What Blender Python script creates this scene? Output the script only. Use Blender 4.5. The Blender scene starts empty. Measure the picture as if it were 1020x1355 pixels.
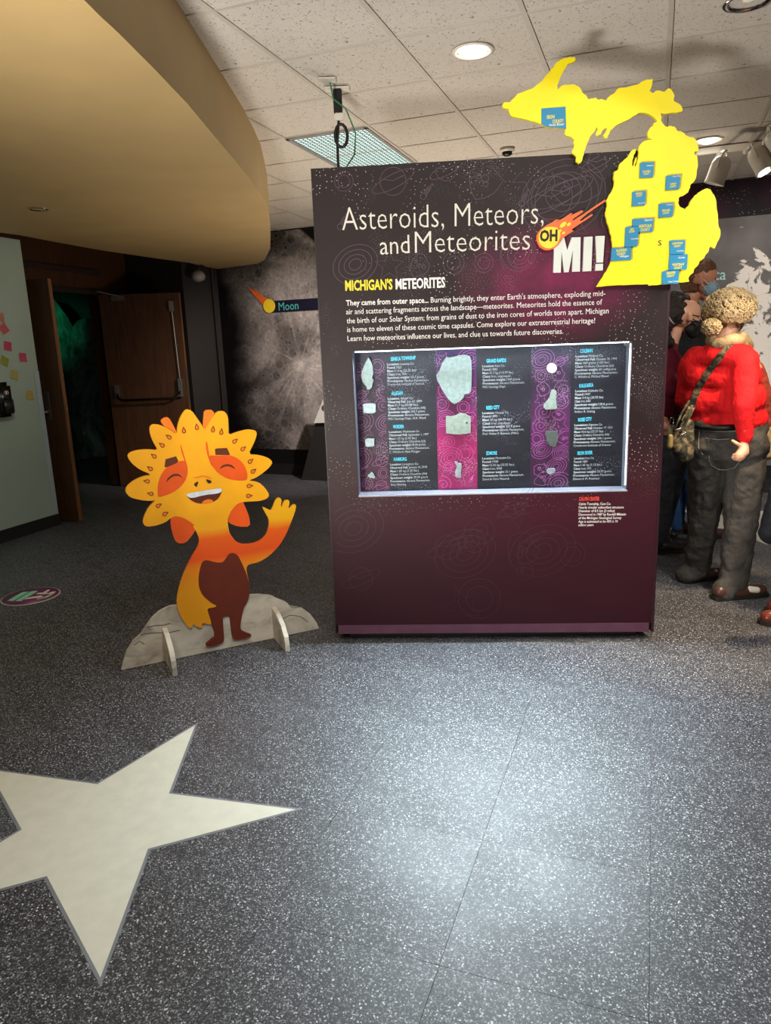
import bpy, bmesh, math, random
import numpy as np
from mathutils import Vector, Matrix
from mathutils.bvhtree import BVHTree
random.seed(7)
S = bpy.context.scene
COL = S.collection
PI = math.pi

# ------------------------------------------------------------------ camera
FPX, PITCH, ROLL, CAMH = 950.4, .2227, -.0368, 1.40
_F = Vector((0, math.cos(PITCH), -math.sin(PITCH)))
_R = Vector((1, 0, 0)); _U = Vector((0, math.sin(PITCH), math.cos(PITCH)))
CA = math.cos(ROLL)*_R + math.sin(ROLL)*_U
CB = -math.sin(ROLL)*_R + math.cos(ROLL)*_U
CC = Vector((0, 0, CAMH))
cam = bpy.data.cameras.new('camera'); camo = bpy.data.objects.new('camera', cam); COL.objects.link(camo)
cam.sensor_fit = 'HORIZONTAL'; cam.sensor_width = 36; cam.lens = 36*FPX/1020; cam.clip_start = .05
m = Matrix.Identity(4)
for i in range(3):
    m[i][0] = CA[i]; m[i][1] = CB[i]; m[i][2] = -_F[i]; m[i][3] = CC[i]
camo.matrix_world = m
S.camera = camo
S.view_settings.view_transform = 'Standard'; S.view_settings.look = 'None'
S.view_settings.gamma = 1; S.view_settings.use_curve_mapping = False
S.view_settings.exposure = 0.0

# ------------------------------------------------------------------ world and lights
w = bpy.data.worlds.new('world'); S.world = w; w.use_nodes = True
w.node_tree.nodes['Background'].inputs[0].default_value = (1, .88, .78, 1)
w.node_tree.nodes['Background'].inputs[1].default_value = .05

def light(name, kind, loc, to, power, col, size=.3, ang=60, blend=.5, sy=None):
    d = bpy.data.lights.new(name, kind); o = bpy.data.objects.new(name, d); COL.objects.link(o)
    o.location = loc; d.energy = power; d.color = col
    if kind == 'AREA':
        d.size = size
        if sy: d.shape = 'RECTANGLE'; d.size_y = sy
    else: d.shadow_soft_size = size
    if kind == 'SPOT': d.spot_size = math.radians(ang); d.spot_blend = blend
    v = Vector(to)-Vector(loc); o.rotation_euler = v.to_track_quat('-Z', 'Y').to_euler()
    return o
WARM = (1, .86, .70); COOL = (.80, .93, 1); NEUT = (1, .95, .88)
light('ceiling_lamp_near', 'SPOT', (.1, 1.3, 2.62), (.0, 1.8, 0), 112, NEUT, .12, 110, 1)
light('ceiling_lamp_right', 'SPOT', (1.9, 2.3, 2.62), (1.9, 2.8, 0), 150, NEUT, .12, 100, 1)
light('panel_lamp', 'SPOT', (.85, .45, 2.55), (.55, 3.3, 1.15), 88, NEUT, .03, 49, .12)
light('panel_lamp_side', 'SPOT', (2.0, .9, 2.60), (1.25, 3.2, 1.55), 50, NEUT, .03, 43, .15)
light('cutout_lamp', 'SPOT', (-.9, .6, 2.3), (-.85, 3.3, .6), 50, WARM, .05, 44, .8)
light('people_lamp', 'SPOT', (2.6, 1.6, 2.6), (2.0, 4.2, .9), 165, NEUT, .06, 60, .6)
light('vesta_lamp', 'SPOT', (2.5, 5.0, 2.45), (3.3, 6.6, 1.3), 320, NEUT, .06, 90, .7)
light('moon_lamp', 'SPOT', (.6, 5.9, 2.5), (-1.0, 8.2, .8), 420, (1, .87, .80), .06, 60, .8)
light('floor_bounce_fill', 'SPOT', (-1.15, .55, .55), (.75, 2.3, 2.7), 560, NEUT, .24, 120, .8)  # added unseen lamp, stands in for floor bounce on the ceiling
light('bounce_fill_left', 'SPOT', (-1.6, .3, .4), (-1.6, 1.6, 2.4), 20, WARM, .3, 150, .8)  # added up-facing fill for the soffit, no fixture stands here
light('bounce_fill_far', 'SPOT', (.6, 5.6, .7), (.2, 5.8, 2.7), 170, WARM, .3, 160, .8)  # added up-facing fill for the ceiling behind the cabinet
light('left_wall_lamp', 'SPOT', (-1.6, 3.6, 2.1), (-3.0, 5.2, .6), 42, (.85, 1, .95), .05, 95, .9)
light('mountain_lamp', 'SPOT', (-4.9, 9.8, 2.6), (-5.3, 11.4, 1.8), 30, (.05, 1, .50), .05, 60, .9)
light('floor_accent_lamp', 'SPOT', (2.1, 3.1, 2.55), (1.65, 3.55, 0), 330, (1, .74, .46), .05, 50, .7)
light('floor_fill_left', 'SPOT', (-1.7, 3.2, 2.32), (-1.7, 3.6, 0), 34, WARM, .1, 110, 1)  # added fill under the soffit to brighten the left floor
light('doorway_lamp', 'SPOT', (-1.2, 6.4, 2.3), (-2.9, 7.6, 1.0), 5, WARM, .1, 60, .9)

# ------------------------------------------------------------------ helpers
def ray(x, y): return _F + CA*((x-510)/FPX) - CB*((y-677.5)/FPX)
def atz(x, y, z=0.):
    d = ray(x, y); return CC + d*((z-CAMH)/d.z)
def at(x, y, Y):
    d = ray(x, y); return CC + d*(Y/d.y)
class Frame:
    """vertical plane with local x along it, local y into it, local z up"""
    def __init__(s, p0, ang):
        s.o = Vector((p0[0], p0[1], 0)); s.a = ang
        s.U = Vector((math.cos(ang), math.sin(ang), 0)); s.N = Vector((math.sin(ang), -math.cos(ang), 0))
    def loc(s, x, y, w=0.):
        d = ray(x, y); o = s.o + s.N*w
        p = CC + d*((o-CC).dot(s.N)/d.dot(s.N))
        return ((p-s.o).dot(s.U), p.z)
    def tr(s, pts, w=0., f=None):
        return [s.loc(*(f(*q) if f else q), w) for q in pts]
    def W(s, u, v, w=0.): return s.o + s.U*u + s.N*w + Vector((0, 0, v))

def hexc(h):
    r = [int(h[i:i+2], 16)/255 for i in (0, 2, 4)]
    return tuple(c/12.92 if c < .04045 else ((c+.055)/1.055)**2.4 for c in r)

class NT:
    def __init__(s, name):
        s.m = bpy.data.materials.new(name); s.m.use_nodes = True; s.t = s.m.node_tree
        s.n = s.t.nodes; s.l = s.t.links; s.b = s.n['Principled BSDF']; s._c = None
    def co(s):
        if s._c is None: s._c = s.n.new('ShaderNodeTexCoord').outputs['Object']
        return s._c
    def put(s, sock, v):
        if hasattr(v, 'is_linked') or isinstance(v, bpy.types.NodeSocket): s.l.new(v, sock)
        elif isinstance(v, tuple) and sock.type == 'RGBA' and len(v) == 3: sock.default_value = (*v, 1)
        else: sock.default_value = v
    def mp(s, sc=(1, 1, 1), loc=(0, 0, 0), rot=(0, 0, 0), v=None):
        n = s.n.new('ShaderNodeMapping'); s.put(n.inputs[0], v or s.co())
        n.inputs[1].default_value = loc; n.inputs[2].default_value = rot; n.inputs[3].default_value = sc
        return n.outputs[0]
    def noise(s, scale, det=3, v=None, dist=0, rough=.5):
        n = s.n.new('ShaderNodeTexNoise'); s.put(n.inputs['Vector'], v or s.co())
        n.inputs['Scale'].default_value = scale; n.inputs['Detail'].default_value = det
        n.inputs['Distortion'].default_value = dist; n.inputs['Roughness'].default_value = rough
        return n.outputs[0]
    def flat2(s, off=0.):
        o = s.sep(); c = s.n.new('ShaderNodeCombineXYZ'); s.put(c.inputs[0], s.math('ADD', o[0], off)); s.put(c.inputs[1], o[2]); return c.outputs[0]
    def voro(s, scale, v=None, out='Distance', feat='F1', rnd=1., two=False):
        n = s.n.new('ShaderNodeTexVoronoi'); n.feature = feat
        if two: n.voronoi_dimensions = '2D'; v = s.flat2(two)
        s.put(n.inputs['Vector'], v or s.co())
        n.inputs['Scale'].default_value = scale; n.inputs['Randomness'].default_value = rnd
        return n.outputs[out]
    def ramp(s, fac, stops, interp='LINEAR'):
        n = s.n.new('ShaderNodeValToRGB'); n.color_ramp.interpolation = interp; s.put(n.inputs[0], fac)
        e = n.color_ramp.elements
        while len(e) < len(stops): e.new(.5)
        for i, (p, c) in enumerate(stops):
            if not isinstance(c, tuple): c = (c, c, c)
            e[i].position = p; e[i].color = (*c, 1)
        return n.outputs[0]
    def math(s, op, a, b=0., c=None, clamp=False):
        n = s.n.new('ShaderNodeMath'); n.operation = op; n.use_clamp = clamp
        s.put(n.inputs[0], a); s.put(n.inputs[1], b)
        if c is not None: s.put(n.inputs[2], c)
        return n.outputs[0]
    def mix(s, f, a, b, mode='MIX'):
        n = s.n.new('ShaderNodeMix'); n.data_type = 'RGBA'; n.blend_type = mode
        s.put(n.inputs[0], f); s.put(n.inputs[6], a); s.put(n.inputs[7], b); return n.outputs[2]
    def sep(s, v=None):
        n = s.n.new('ShaderNodeSeparateXYZ'); s.put(n.inputs[0], v or s.co()); return n.outputs
    def bump(s, h, st=.3, d=.01):
        n = s.n.new('ShaderNodeBump'); n.inputs['Strength'].default_value = st; n.inputs['Distance'].default_value = d
        s.put(n.inputs['Height'], h); s.l.new(n.outputs[0], s.b.inputs['Normal'])
    def dist(s, x, z, sx=1., sz=1.):
        o = s.sep()
        a = s.math('MULTIPLY', s.math('SUBTRACT', o[0], x), sx); b = s.math('MULTIPLY', s.math('SUBTRACT', o[2], z), sz)
        return s.math('SQRT', s.math('ADD', s.math('MULTIPLY', a, a), s.math('MULTIPLY', b, b)))
    def fin(s, col=None, rough=None, metal=None, spec=None):
        if col is not None: s.put(s.b.inputs['Base Color'], col)
        if rough is not None: s.put(s.b.inputs['Roughness'], rough)
        if metal is not None: s.put(s.b.inputs['Metallic'], metal)
        if spec is not None: s.put(s.b.inputs['Specular IOR Level'], spec)
        return s.m

def mat(name, col, rough=.5, metal=0., var=.12, scale=12., bump=0., emis=None, spec=.5, bscale=60):
    if isinstance(col, str): col = hexc(col)
    t = NT(name)
    nz = t.noise(scale, 4)
    c = t.mix(t.ramp(nz, [(.3, 0.), (.7, 1.)]), tuple(x*(1-var) for x in col), tuple(min(1, x*(1+var)) for x in col))
    t.fin(c, rough, metal, spec)
    if bump: t.bump(t.noise(bscale, 4), bump, .004)
    if emis:
        t.b.inputs['Emission Color'].default_value = (*emis[0], 1); t.b.inputs['Emission Strength'].default_value = emis[1]
    return t.m

def tag(o, label=None, cat=None, group=None, kind=None):
    if label: o['label'] = label
    if cat: o['category'] = cat
    if group: o['group'] = group
    if kind: o['kind'] = kind
    return o
def thing(name, label, cat, loc=(0, 0, 0), rz=0., group=None):
    o = bpy.data.objects.new(name, None); COL.objects.link(o); o.location = loc; o.rotation_euler = (0, 0, rz)
    o.empty_display_size = .1
    return tag(o, label, cat, group)
def link(name, me, mt=None, parent=None, smooth=False):
    if mt is not None and not me.materials: me.materials.append(mt)
    o = bpy.data.objects.new(name, me); COL.objects.link(o)
    if parent: o.parent = parent
    if smooth: me.shade_smooth()
    return o
def bm_obj(name, bm, mt, parent=None, smooth=False):
    bmesh.ops.recalc_face_normals(bm, faces=bm.faces)
    me = bpy.data.meshes.new(name); bm.to_mesh(me); bm.free()
    return link(name, me, mt, parent, smooth)
def add_box(bm, c, s, rot=None, bev=0.):
    r = bmesh.ops.create_cube(bm, size=1.); vs = r['verts']
    M = Matrix.Translation(c) @ (rot if rot is not None else Matrix.Identity(4)) @ Matrix.Diagonal((*s, 1))
    bmesh.ops.transform(bm, matrix=M, verts=vs)
    if bev:
        es = list({e for v in vs for e in v.link_edges})
        bmesh.ops.bevel(bm, geom=es, offset=bev, segments=2, affect='EDGES')
    return vs
def box(name, lo, hi, mt, parent=None, bev=0.):
    bm = bmesh.new(); lo = Vector(lo); hi = Vector(hi)
    add_box(bm, (lo+hi)/2, (abs(hi.x-lo.x), abs(hi.y-lo.y), abs(hi.z-lo.z)), None, bev)
    return bm_obj(name, bm, mt, parent)
def add_poly(bm, pts, y0, y1):
    """extruded outline in local xz from y0 (front) to y1 (back)"""
    a = [bm.verts.new((p[0], y0, p[1])) for p in pts]; b = [bm.verts.new((p[0], y1, p[1])) for p in pts]
    n = len(pts)
    fs = [bm.faces.new(a), bm.faces.new(b[::-1])]
    for i in range(n): bm.faces.new((a[i], a[(i+1) % n], b[(i+1) % n], b[i]))
    for q in fs: q.normal_update()
    bmesh.ops.triangulate(bm, faces=fs, ngon_method='EAR_CLIP')
def poly(name, pts, y0, y1, mt, parent=None):
    bm = bmesh.new(); add_poly(bm, pts, y0, y1); return bm_obj(name, bm, mt, parent)
def add_flat(bm, pts, z0, z1):
    a = [bm.verts.new((p[0], p[1], z1)) for p in pts]; b = [bm.verts.new((p[0], p[1], z0)) for p in pts]
    n = len(pts)
    fs = [bm.faces.new(a), bm.faces.new(b[::-1])]
    for i in range(n): bm.faces.new((a[i], a[(i+1) % n], b[(i+1) % n], b[i]))
    for q in fs: q.normal_update()
    bmesh.ops.triangulate(bm, faces=fs, ngon_method='EAR_CLIP')
def add_tube(bm, pts, r, seg=8, cap=True):
    pts = [Vector(p) for p in pts]; rs = r if isinstance(r, (list, tuple)) else [r]*len(pts)
    prev = None; rings = []
    up = Vector((0, 0, 1))
    for i, p in enumerate(pts):
        d = (pts[min(i+1, len(pts)-1)]-pts[max(i-1, 0)]).normalized()
        if prev is None:
            s = d.cross(up) if abs(d.dot(up)) < .95 else d.cross(Vector((1, 0, 0)))
        else: s = prev - d*prev.dot(d)
        s.normalize(); prev = s; t = d.cross(s)
        rings.append([bm.verts.new(p+(s*math.cos(2*PI*k/seg)+t*math.sin(2*PI*k/seg))*rs[i]) for k in range(seg)])
    for a, b in zip(rings, rings[1:]):
        for k in range(seg): bm.faces.new((a[k], a[(k+1) % seg], b[(k+1) % seg], b[k]))
    if cap: bm.faces.new(rings[0][::-1]); bm.faces.new(rings[-1])
def tube(name, pts, r, mt, parent=None, seg=8):
    bm = bmesh.new(); add_tube(bm, pts, r, seg); return bm_obj(name, bm, mt, parent, True)
def add_lathe(bm, prof, seg=24, M=None):
    rings = []
    for r, z in prof:
        rings.append([bm.verts.new((r*math.cos(2*PI*k/seg), r*math.sin(2*PI*k/seg), z)) for k in range(seg)] if r > 1e-6 else [bm.verts.new((0, 0, z))])
    for a, b in zip(rings, rings[1:]):
        for k in range(seg):
            q = [a[k % len(a)], a[(k+1) % len(a)], b[(k+1) % len(b)], b[k % len(b)]]
            u = []
            for v in q:
                if v not in u: u.append(v)
            if len(u) > 2: bm.faces.new(u)
    if M is not None: bmesh.ops.transform(bm, matrix=M, verts=[v for r in rings for v in r])
def lathe(name, prof, mt, parent=None, seg=24, M=None):
    bm = bmesh.new(); add_lathe(bm, prof, seg, M); return bm_obj(name, bm, mt, parent, True)
def disc_pts(cx, cz, r, n=24, sx=1., sz=1., rot=0.):
    o = []
    for k in range(n):
        a = 2*PI*k/n; x, z = r*sx*math.cos(a), r*sz*math.sin(a)
        o.append((cx+x*math.cos(rot)-z*math.sin(rot), cz+x*math.sin(rot)+z*math.cos(rot)))
    return o
def smooth_closed(pts, it=1):
    for _ in range(it):
        o = []
        n = len(pts)
        for i in range(n):
            a, b = pts[i], pts[(i+1) % n]
            o.append((a[0]*.78+b[0]*.22, a[1]*.78+b[1]*.22)); o.append((a[0]*.22+b[0]*.78, a[1]*.22+b[1]*.78))
        pts = o
    return pts

# text: returns a list of (verts2d, faces) scaled to a given place
def text_geo(s, bold=0., shear=0.):
    c = bpy.data.curves.new('t', 'FONT'); c.body = s; c.size = 1; c.offset = bold; c.shear = shear; c.resolution_u = 2; c.fill_mode = 'FRONT'
    o = bpy.data.objects.new('t', c); COL.objects.link(o)
    dg = bpy.context.evaluated_depsgraph_get(); dg.update()
    me = bpy.data.meshes.new_from_object(o.evaluated_get(dg))
    vs = [(v.co.x, v.co.y) for v in me.vertices]; fs = [tuple(p.vertices) for p in me.polygons]
    bpy.data.objects.remove(o); bpy.data.curves.remove(c); bpy.data.meshes.remove(me)
    return vs, fs
CAP = .70
class Text:
    """collects lines of lettering on a frame's plane and makes one mesh"""
    def __init__(s): s.v = []; s.f = []
    def line(s, txt, p0, p1, cap, bold=0., shear=0.):
        """p0,p1: local (x,z) baseline ends, cap: capital height in metres"""
        vs, fs = text_geo(txt, bold, shear)
        if not vs: return
        x0 = min(v[0] for v in vs); x1 = max(v[0] for v in vs)
        L = math.hypot(p1[0]-p0[0], p1[1]-p0[1]); kx = L/(x1-x0); kz = cap/CAP
        ux, uz = (p1[0]-p0[0])/L, (p1[1]-p0[1])/L
        b = len(s.v)
        for x, z in vs:
            X = (x-x0)*kx; Z = z*kz
            s.v.append((p0[0]+X*ux-Z*uz, p0[1]+X*uz+Z*ux))
        s.f += [tuple(i+b for i in f) for f in fs]
    def make(s, name, w, mt, parent):
        me = bpy.data.meshes.new(name); me.from_pydata([(x, -w, z) for x, z in s.v], [], s.f); me.update()
        return link(name, me, mt, parent)

# ribbons for printed line drawings
class Ink:
    def __init__(s): s.v = []; s.f = []
    def stroke(s, pts, w=.002, closed=False):
        n = len(pts); b = len(s.v)
        for i, p in enumerate(pts):
            a = pts[(i-1) % n] if (closed or i) else pts[0]; c = pts[(i+1) % n] if (closed or i < n-1) else pts[-1]
            dx, dz = c[0]-a[0], c[1]-a[1]; L = math.hypot(dx, dz) or 1
            s.v += [(p[0]-dz/L*w/2, p[1]+dx/L*w/2), (p[0]+dz/L*w/2, p[1]-dx/L*w/2)]
        for i in range(n if closed else n-1):
            j = (i+1) % n; s.f.append((b+2*i, b+2*i+1, b+2*j+1, b+2*j))
    def circle(s, x, z, r, w=.002, sx=1., rot=0.): s.stroke(disc_pts(x, z, r, 20, sx, 1, rot), w, True)
    def star(s, x, z, r, w=.002, rot=0.):
        s.stroke([(x+(r if k % 2 == 0 else r*.45)*math.sin(rot+k*PI/5), z+(r if k % 2 == 0 else r*.45)*math.cos(rot+k*PI/5)) for k in range(10)], w, True)
    def spiral(s, x, z, r, w=.002):
        s.stroke([(x+r*t/30*math.cos(t*.55), z+r*t/30*math.sin(t*.55)) for t in range(2, 31)], w)
    def planet(s, x, z, r, w=.002):
        s.circle(x, z, r, w); s.stroke(disc_pts(x, z, r*1.75, 24, 1, .28, .4), w, True)
        s.stroke([(x-r*.8, z+r*.2), (x, z+r*.05), (x+r*.85, z+r*.4)], w)
    def comet(s, x, z, r, a, w=.002):
        s.circle(x, z, r*.35, w)
        for k in (-.3, -.1, .1, .3):
            s.stroke([(x+math.cos(a+k*2)*r*.4, z+math.sin(a+k*2)*r*.4), (x+math.cos(a+k*.5)*r*(2.2-abs(k)*3), z+math.sin(a+k*.5)*r*(2.2-abs(k)*3))], w)
    def rock(s, x, z, r, w=.002):
        s.stroke([(x+r*(1+.25*random.uniform(-1, 1))*math.cos(k*PI/6), z+r*(1+.25*random.uniform(-1, 1))*math.sin(k*PI/6)) for k in range(12)], w, True)
        for _ in range(3): s.circle(x+random.uniform(-.4, .4)*r, z+random.uniform(-.4, .4)*r, r*random.uniform(.1, .22), w)
    def rnd(s, x, z, r, w):
        k = random.randrange(7)
        if k == 0: s.circle(x, z, r*.8, w); s.circle(x, z, r*.5, w)
        elif k == 1: s.star(x, z, r, w, random.random())
        elif k == 2: s.spiral(x, z, r, w)
        elif k == 3: s.planet(x, z, r*.6, w)
        elif k == 4: s.comet(x, z, r*.6, random.uniform(.3, 1.2), w)
        elif k == 5: s.rock(x, z, r*.8, w)
        else:
            for q in (1, .75, .5, .28): s.circle(x, z, r*q, w, 1.3, .4)
    def clip(s, x0, x1, z0, z1):
        s.f = [f for f in s.f if all(x0 < s.v[i][0] < x1 and z0 < s.v[i][1] < z1 for i in f)]
    def make(s, name, w, mt, parent):
        me = bpy.data.meshes.new(name); me.from_pydata([(x, -w, z) for x, z in s.v], [], s.f); me.update()
        bm = bmesh.new(); bm.from_mesh(me); bmesh.ops.delete(bm, geom=[v for v in bm.verts if not v.link_faces], context='VERTS'); bm.to_mesh(me); bm.free()
        return tag(link(name, me, mt, parent), kind='stuff')

# blobs: overlapping tapered capsules merged into one continuous surface
def add_cap(bm, p0, r0, p1, r1, flat=None, seg=14):
    p0 = Vector(p0); p1 = Vector(p1); d = p1-p0; L = d.length
    if L < 1e-5: d = Vector((0, 0, 1)); p1 = p0+d*1e-4; L = 1e-4
    d.normalize()
    if flat:
        a = Vector(flat[0]); a = (a-d*a.dot(d)); a.normalize(); fa = flat[1]
    else:
        a = d.cross(Vector((0, 0, 1))) if abs(d.z) < .95 else d.cross(Vector((1, 0, 0))); a.normalize(); fa = 1.
    b = d.cross(a); prof = []
    for k in range(5): t = PI/2*(1-k/4.5); prof.append((-r0*math.sin(t), r0*math.cos(t)))
    prof[0] = (-r0, r0*.02)
    for k in range(1, 5): prof.append((L*k/5, r0+(r1-r0)*k/5))
    for k in range(5): t = PI/2*((k+.5)/4.5); prof.append((L+r1*math.sin(t), r1*math.cos(t)))
    prof[-1] = (L+r1, r1*.02)
    rings = [[bm.verts.new(p0+d*h+(a*math.cos(2*PI*k/seg)*fa+b*math.sin(2*PI*k/seg))*r) for k in range(seg)] for h, r in prof]
    for x, y in zip(rings, rings[1:]):
        for k in range(seg): bm.faces.new((x[k], x[(k+1) % seg], y[(k+1) % seg], y[k]))
    bm.faces.new(rings[0][::-1]); bm.faces.new(rings[-1])
def blob(name, caps, voxel, mt, parent, smooth=4, disp=0., dscale=.08, extra=None):
    bm = bmesh.new()
    for c in caps: add_cap(bm, *c)
    if extra: extra(bm)
    bmesh.ops.recalc_face_normals(bm, faces=bm.faces)
    me = bpy.data.meshes.new('tmp'); bm.to_mesh(me); bm.free()
    o = bpy.data.objects.new('tmp', me); COL.objects.link(o)
    r = o.modifiers.new('r', 'REMESH'); r.mode = 'VOXEL'; r.voxel_size = voxel
    if smooth:
        s = o.modifiers.new('s', 'SMOOTH'); s.factor = .5; s.iterations = smooth
    if disp:
        tx = bpy.data.textures.new('fold', 'CLOUDS'); tx.noise_scale = dscale; tx.noise_depth = 2
        q = o.modifiers.new('d', 'DISPLACE'); q.texture = tx; q.strength = disp; q.mid_level = .44; q.texture_coords = 'LOCAL'
    dg = bpy.context.evaluated_depsgraph_get(); dg.update()
    out = bpy.data.meshes.new_from_object(o.evaluated_get(dg)); out.name = name
    bpy.data.objects.remove(o); bpy.data.meshes.remove(me)
    return link(name, out, mt, parent, True)

# ------------------------------------------------------------------ materials
def m_floor():
    t = NT('speckled_floor')
    g = t.sep(t.voro(310, out='Color'))[0]
    sp = t.ramp(g, [(0., hexc('1c1c20')), (.45, hexc('2c2c30')), (.66, hexc('55555a')), (.86, hexc('84868a')), (.97, hexc('c4c6c8'))], 'CONSTANT')
    cl = t.ramp(t.noise(2.2, 3), [(.3, .92), (.7, 1.05)])
    t.fin(t.mix(1., sp, cl, 'MULTIPLY'), t.ramp(t.noise(3, 3), [(.3, .44), (.7, .54)]), 0, .55)
    t.bump(t.noise(500, 2), .12, .001)
    return t.m
M_FLOOR = m_floor()
M_STAR = mat('cream_inlay', 'c9c5b4', .5, var=.05, scale=20)
M_STARB = mat('grey_inlay_border', '74767a', .4)
M_GROUT = mat('dark_underlay', '1a1a1c', .7)
def m_tile():
    t = NT('acoustic_tile')
    v = t.mp((1, 1, 1))
    a = t.noise(70, 2, v, 1.6)
    fis = t.ramp(a, [(.64, 0.), (.67, 1.)])
    b = t.ramp(t.noise(240, 1, v), [(.70, 0.), (.74, 1.)])
    fa = t.math('MAXIMUM', fis, b)
    t.fin(t.mix(fa, hexc('c9c2b8'), hexc('6a645e')), .9, 0, .2)
    t.bump(t.math('SUBTRACT', 1., fa), .5, .003)
    return t.m
M_TILE = m_tile()
M_TBAR = mat('ceiling_grid_paint', 'b9b1a6', .6, var=.04)
M_CEILB = mat('ceiling_slab', '2a2826', .9)
M_SOFF = mat('tan_paint', 'ab9162', .6, var=.05, scale=3)
M_PALE = mat('pale_green_wall', 'a3b3a6', .55, var=.04, scale=3)
M_GUARD = mat('corner_guard_vinyl', 'a9b6bc', .4, var=.03)
M_BASEB = mat('dark_rubber_base', '1f1b1c', .5)
M_DARK = mat('dark_wall_paint', '1a1512', .6, var=.1)
M_BLACK = mat('black_paint', '0b0a0a', .5)
M_NEARW = mat('warm_white_paint', 'c8b8a2', .8, var=.03)
def m_wood(nm, c0, c1):
    t = NT(nm)
    v = t.mp((26, 26, 1.6))
    n = t.noise(2.2, 5, v, .6)
    t.fin(t.mix(t.ramp(n, [(.3, 0.), (.7, 1.)]), hexc(c0), hexc(c1)), .42, 0, .4)
    t.bump(n, .1, .002); return t.m
M_WOOD = m_wood('brown_door_veneer', '372010', '4e2f18')
M_WOODE = m_wood('light_door_edge', '6d4524', '8a5a32')
M_STEEL = mat('brushed_steel', '9a9a98', .35, 1., .06)
M_WHITE = mat('white_enamel', 'd8d2c6', .35, var=.03)

# ------------------------------------------------------------------ floor
GA = math.radians(-20.5); TD = Vector((math.cos(GA), math.sin(GA), 0)); ND = Vector((-math.sin(GA), math.cos(GA), 0))
def proj(p):
    d = Vector(p)-CC; z = d.dot(_F)
    return (510+FPX*d.dot(CA)/z, 677.5-FPX*d.dot(CB)/z) if z > .05 else (1e5, 1e5)
floor = box('floor', (-9, -3, -.08), (7.5, 13, -.004), M_FLOOR); tag(floor, kind='structure')
TS = .4575; gap = .0012
bm = bmesh.new(); add_box(bm, (0, 0, -.0015), (TS-gap, TS-gap, .003)); me_t = bpy.data.meshes.new('floor_tile')
bm.to_mesh(me_t); bm.free(); me_t.materials.append(M_FLOOR)
n = 0
for i in range(-14, 14):
    for j in range(-2, 18):
        c = TD*(.050+(i+.5)*TS) + ND*(1.336+(j-.5)*TS)
        px, py = proj((c.x, c.y, 0))
        if c.y > .7 and -110 < px < 1130 and py < 1600 and c.y < 8.6:
            o = link('floor_tile', me_t, None, floor); o.location = (c.x, c.y, 0); o.rotation_euler = (0, 0, GA); n += 1
print('floor tiles', n)
def star_pts(cx, cy, ro, ri, rt):
    o = []
    for k in range(5):
        a = rt-k*2*PI/5; o.append((cx+ro*math.cos(a), cy+ro*math.sin(a)))
        a -= PI/5; o.append((cx+ri*math.cos(a), cy+ri*math.sin(a)))
    return o
def inlay(cx, cy, rt, lab):
    bm = bmesh.new(); add_flat(bm, star_pts(cx, cy, .6338, .2410, rt), -.001, .0008)
    b = bm_obj('star_border', bm, M_STARB, floor); tag(b, 'grey border line around ' + lab)
    bm = bmesh.new(); add_flat(bm, star_pts(cx, cy, .6338-.026, .2410-.0115, rt), .0005, .0014)
    s = bm_obj('star_inlay', bm, M_STAR, floor); tag(s, lab)
inlay(-.9237, 1.9601, 1.3162, 'large cream star inlaid in the near floor')
inlay(2.72, 5.33, math.radians(187), 'cream star inlaid in the floor behind the visitors')

# ------------------------------------------------------------------ ceiling
CH = 2.705
g0 = Vector((-.5987, 3.1632, 0)); E1 = TD*.5578; E2 = ND*.5472
def cell(i, j, z=CH): p = g0+E1*i+E2*j; return Vector((p.x, p.y, z))
ceil = box('ceiling', (-9, -3, CH+.03), (7.5, 13, CH+.12), M_CEILB); tag(ceil, kind='structure')
skip = {(-1, 3), (-1, 4)}
bm = bmesh.new(); add_box(bm, (0, 0, .0125), (.5578-.016, .5472-.016, .015)); me_c = bpy.data.meshes.new('ceiling_tile')
bm.to_mesh(me_c); bm.free(); me_c.materials.append(M_TILE)
n = 0
for i in range(-5, 12):
    for j in range(-3, 11):
        c = cell(i+.5, j+.5)
        px, py = proj(c)
        if (i, j) in skip: continue
        if c.y > 1.4 and -100 < px < 1150 and py > -330 and py < 420 and c.y < 8.7:
            o = link('ceiling_tile', me_c, None, ceil); o.location = (c.x, c.y, CH); o.rotation_euler = (0, 0, GA); n += 1
print('ceiling tiles', n)
for i in range(-5, 12):
    a, b = cell(i, -3), cell(i, 11); bm = bmesh.new(); L = (b-a).length
    add_box(bm, (0, 0, 0), (.022, L, .004)); add_box(bm, (0, 0, .015), (.003, L, .028))
    o = bm_obj('grid_bar', bm, M_TBAR, ceil); o.location = ((a+b)/2)+Vector((0, 0, .001)); o.rotation_euler = (0, 0, GA)
for j in range(-3, 11):
    a, b = cell(-5, j), cell(11, j); bm = bmesh.new(); L = (b-a).length
    add_box(bm, (0, 0, 0), (L, .020, .003)); add_box(bm, (0, 0, .013), (L, .003, .024))
    o = bm_obj('grid_bar', bm, M_TBAR, ceil); o.location = ((a+b)/2)+Vector((0, 0, .003)); o.rotation_euler = (0, 0, GA)

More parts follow.
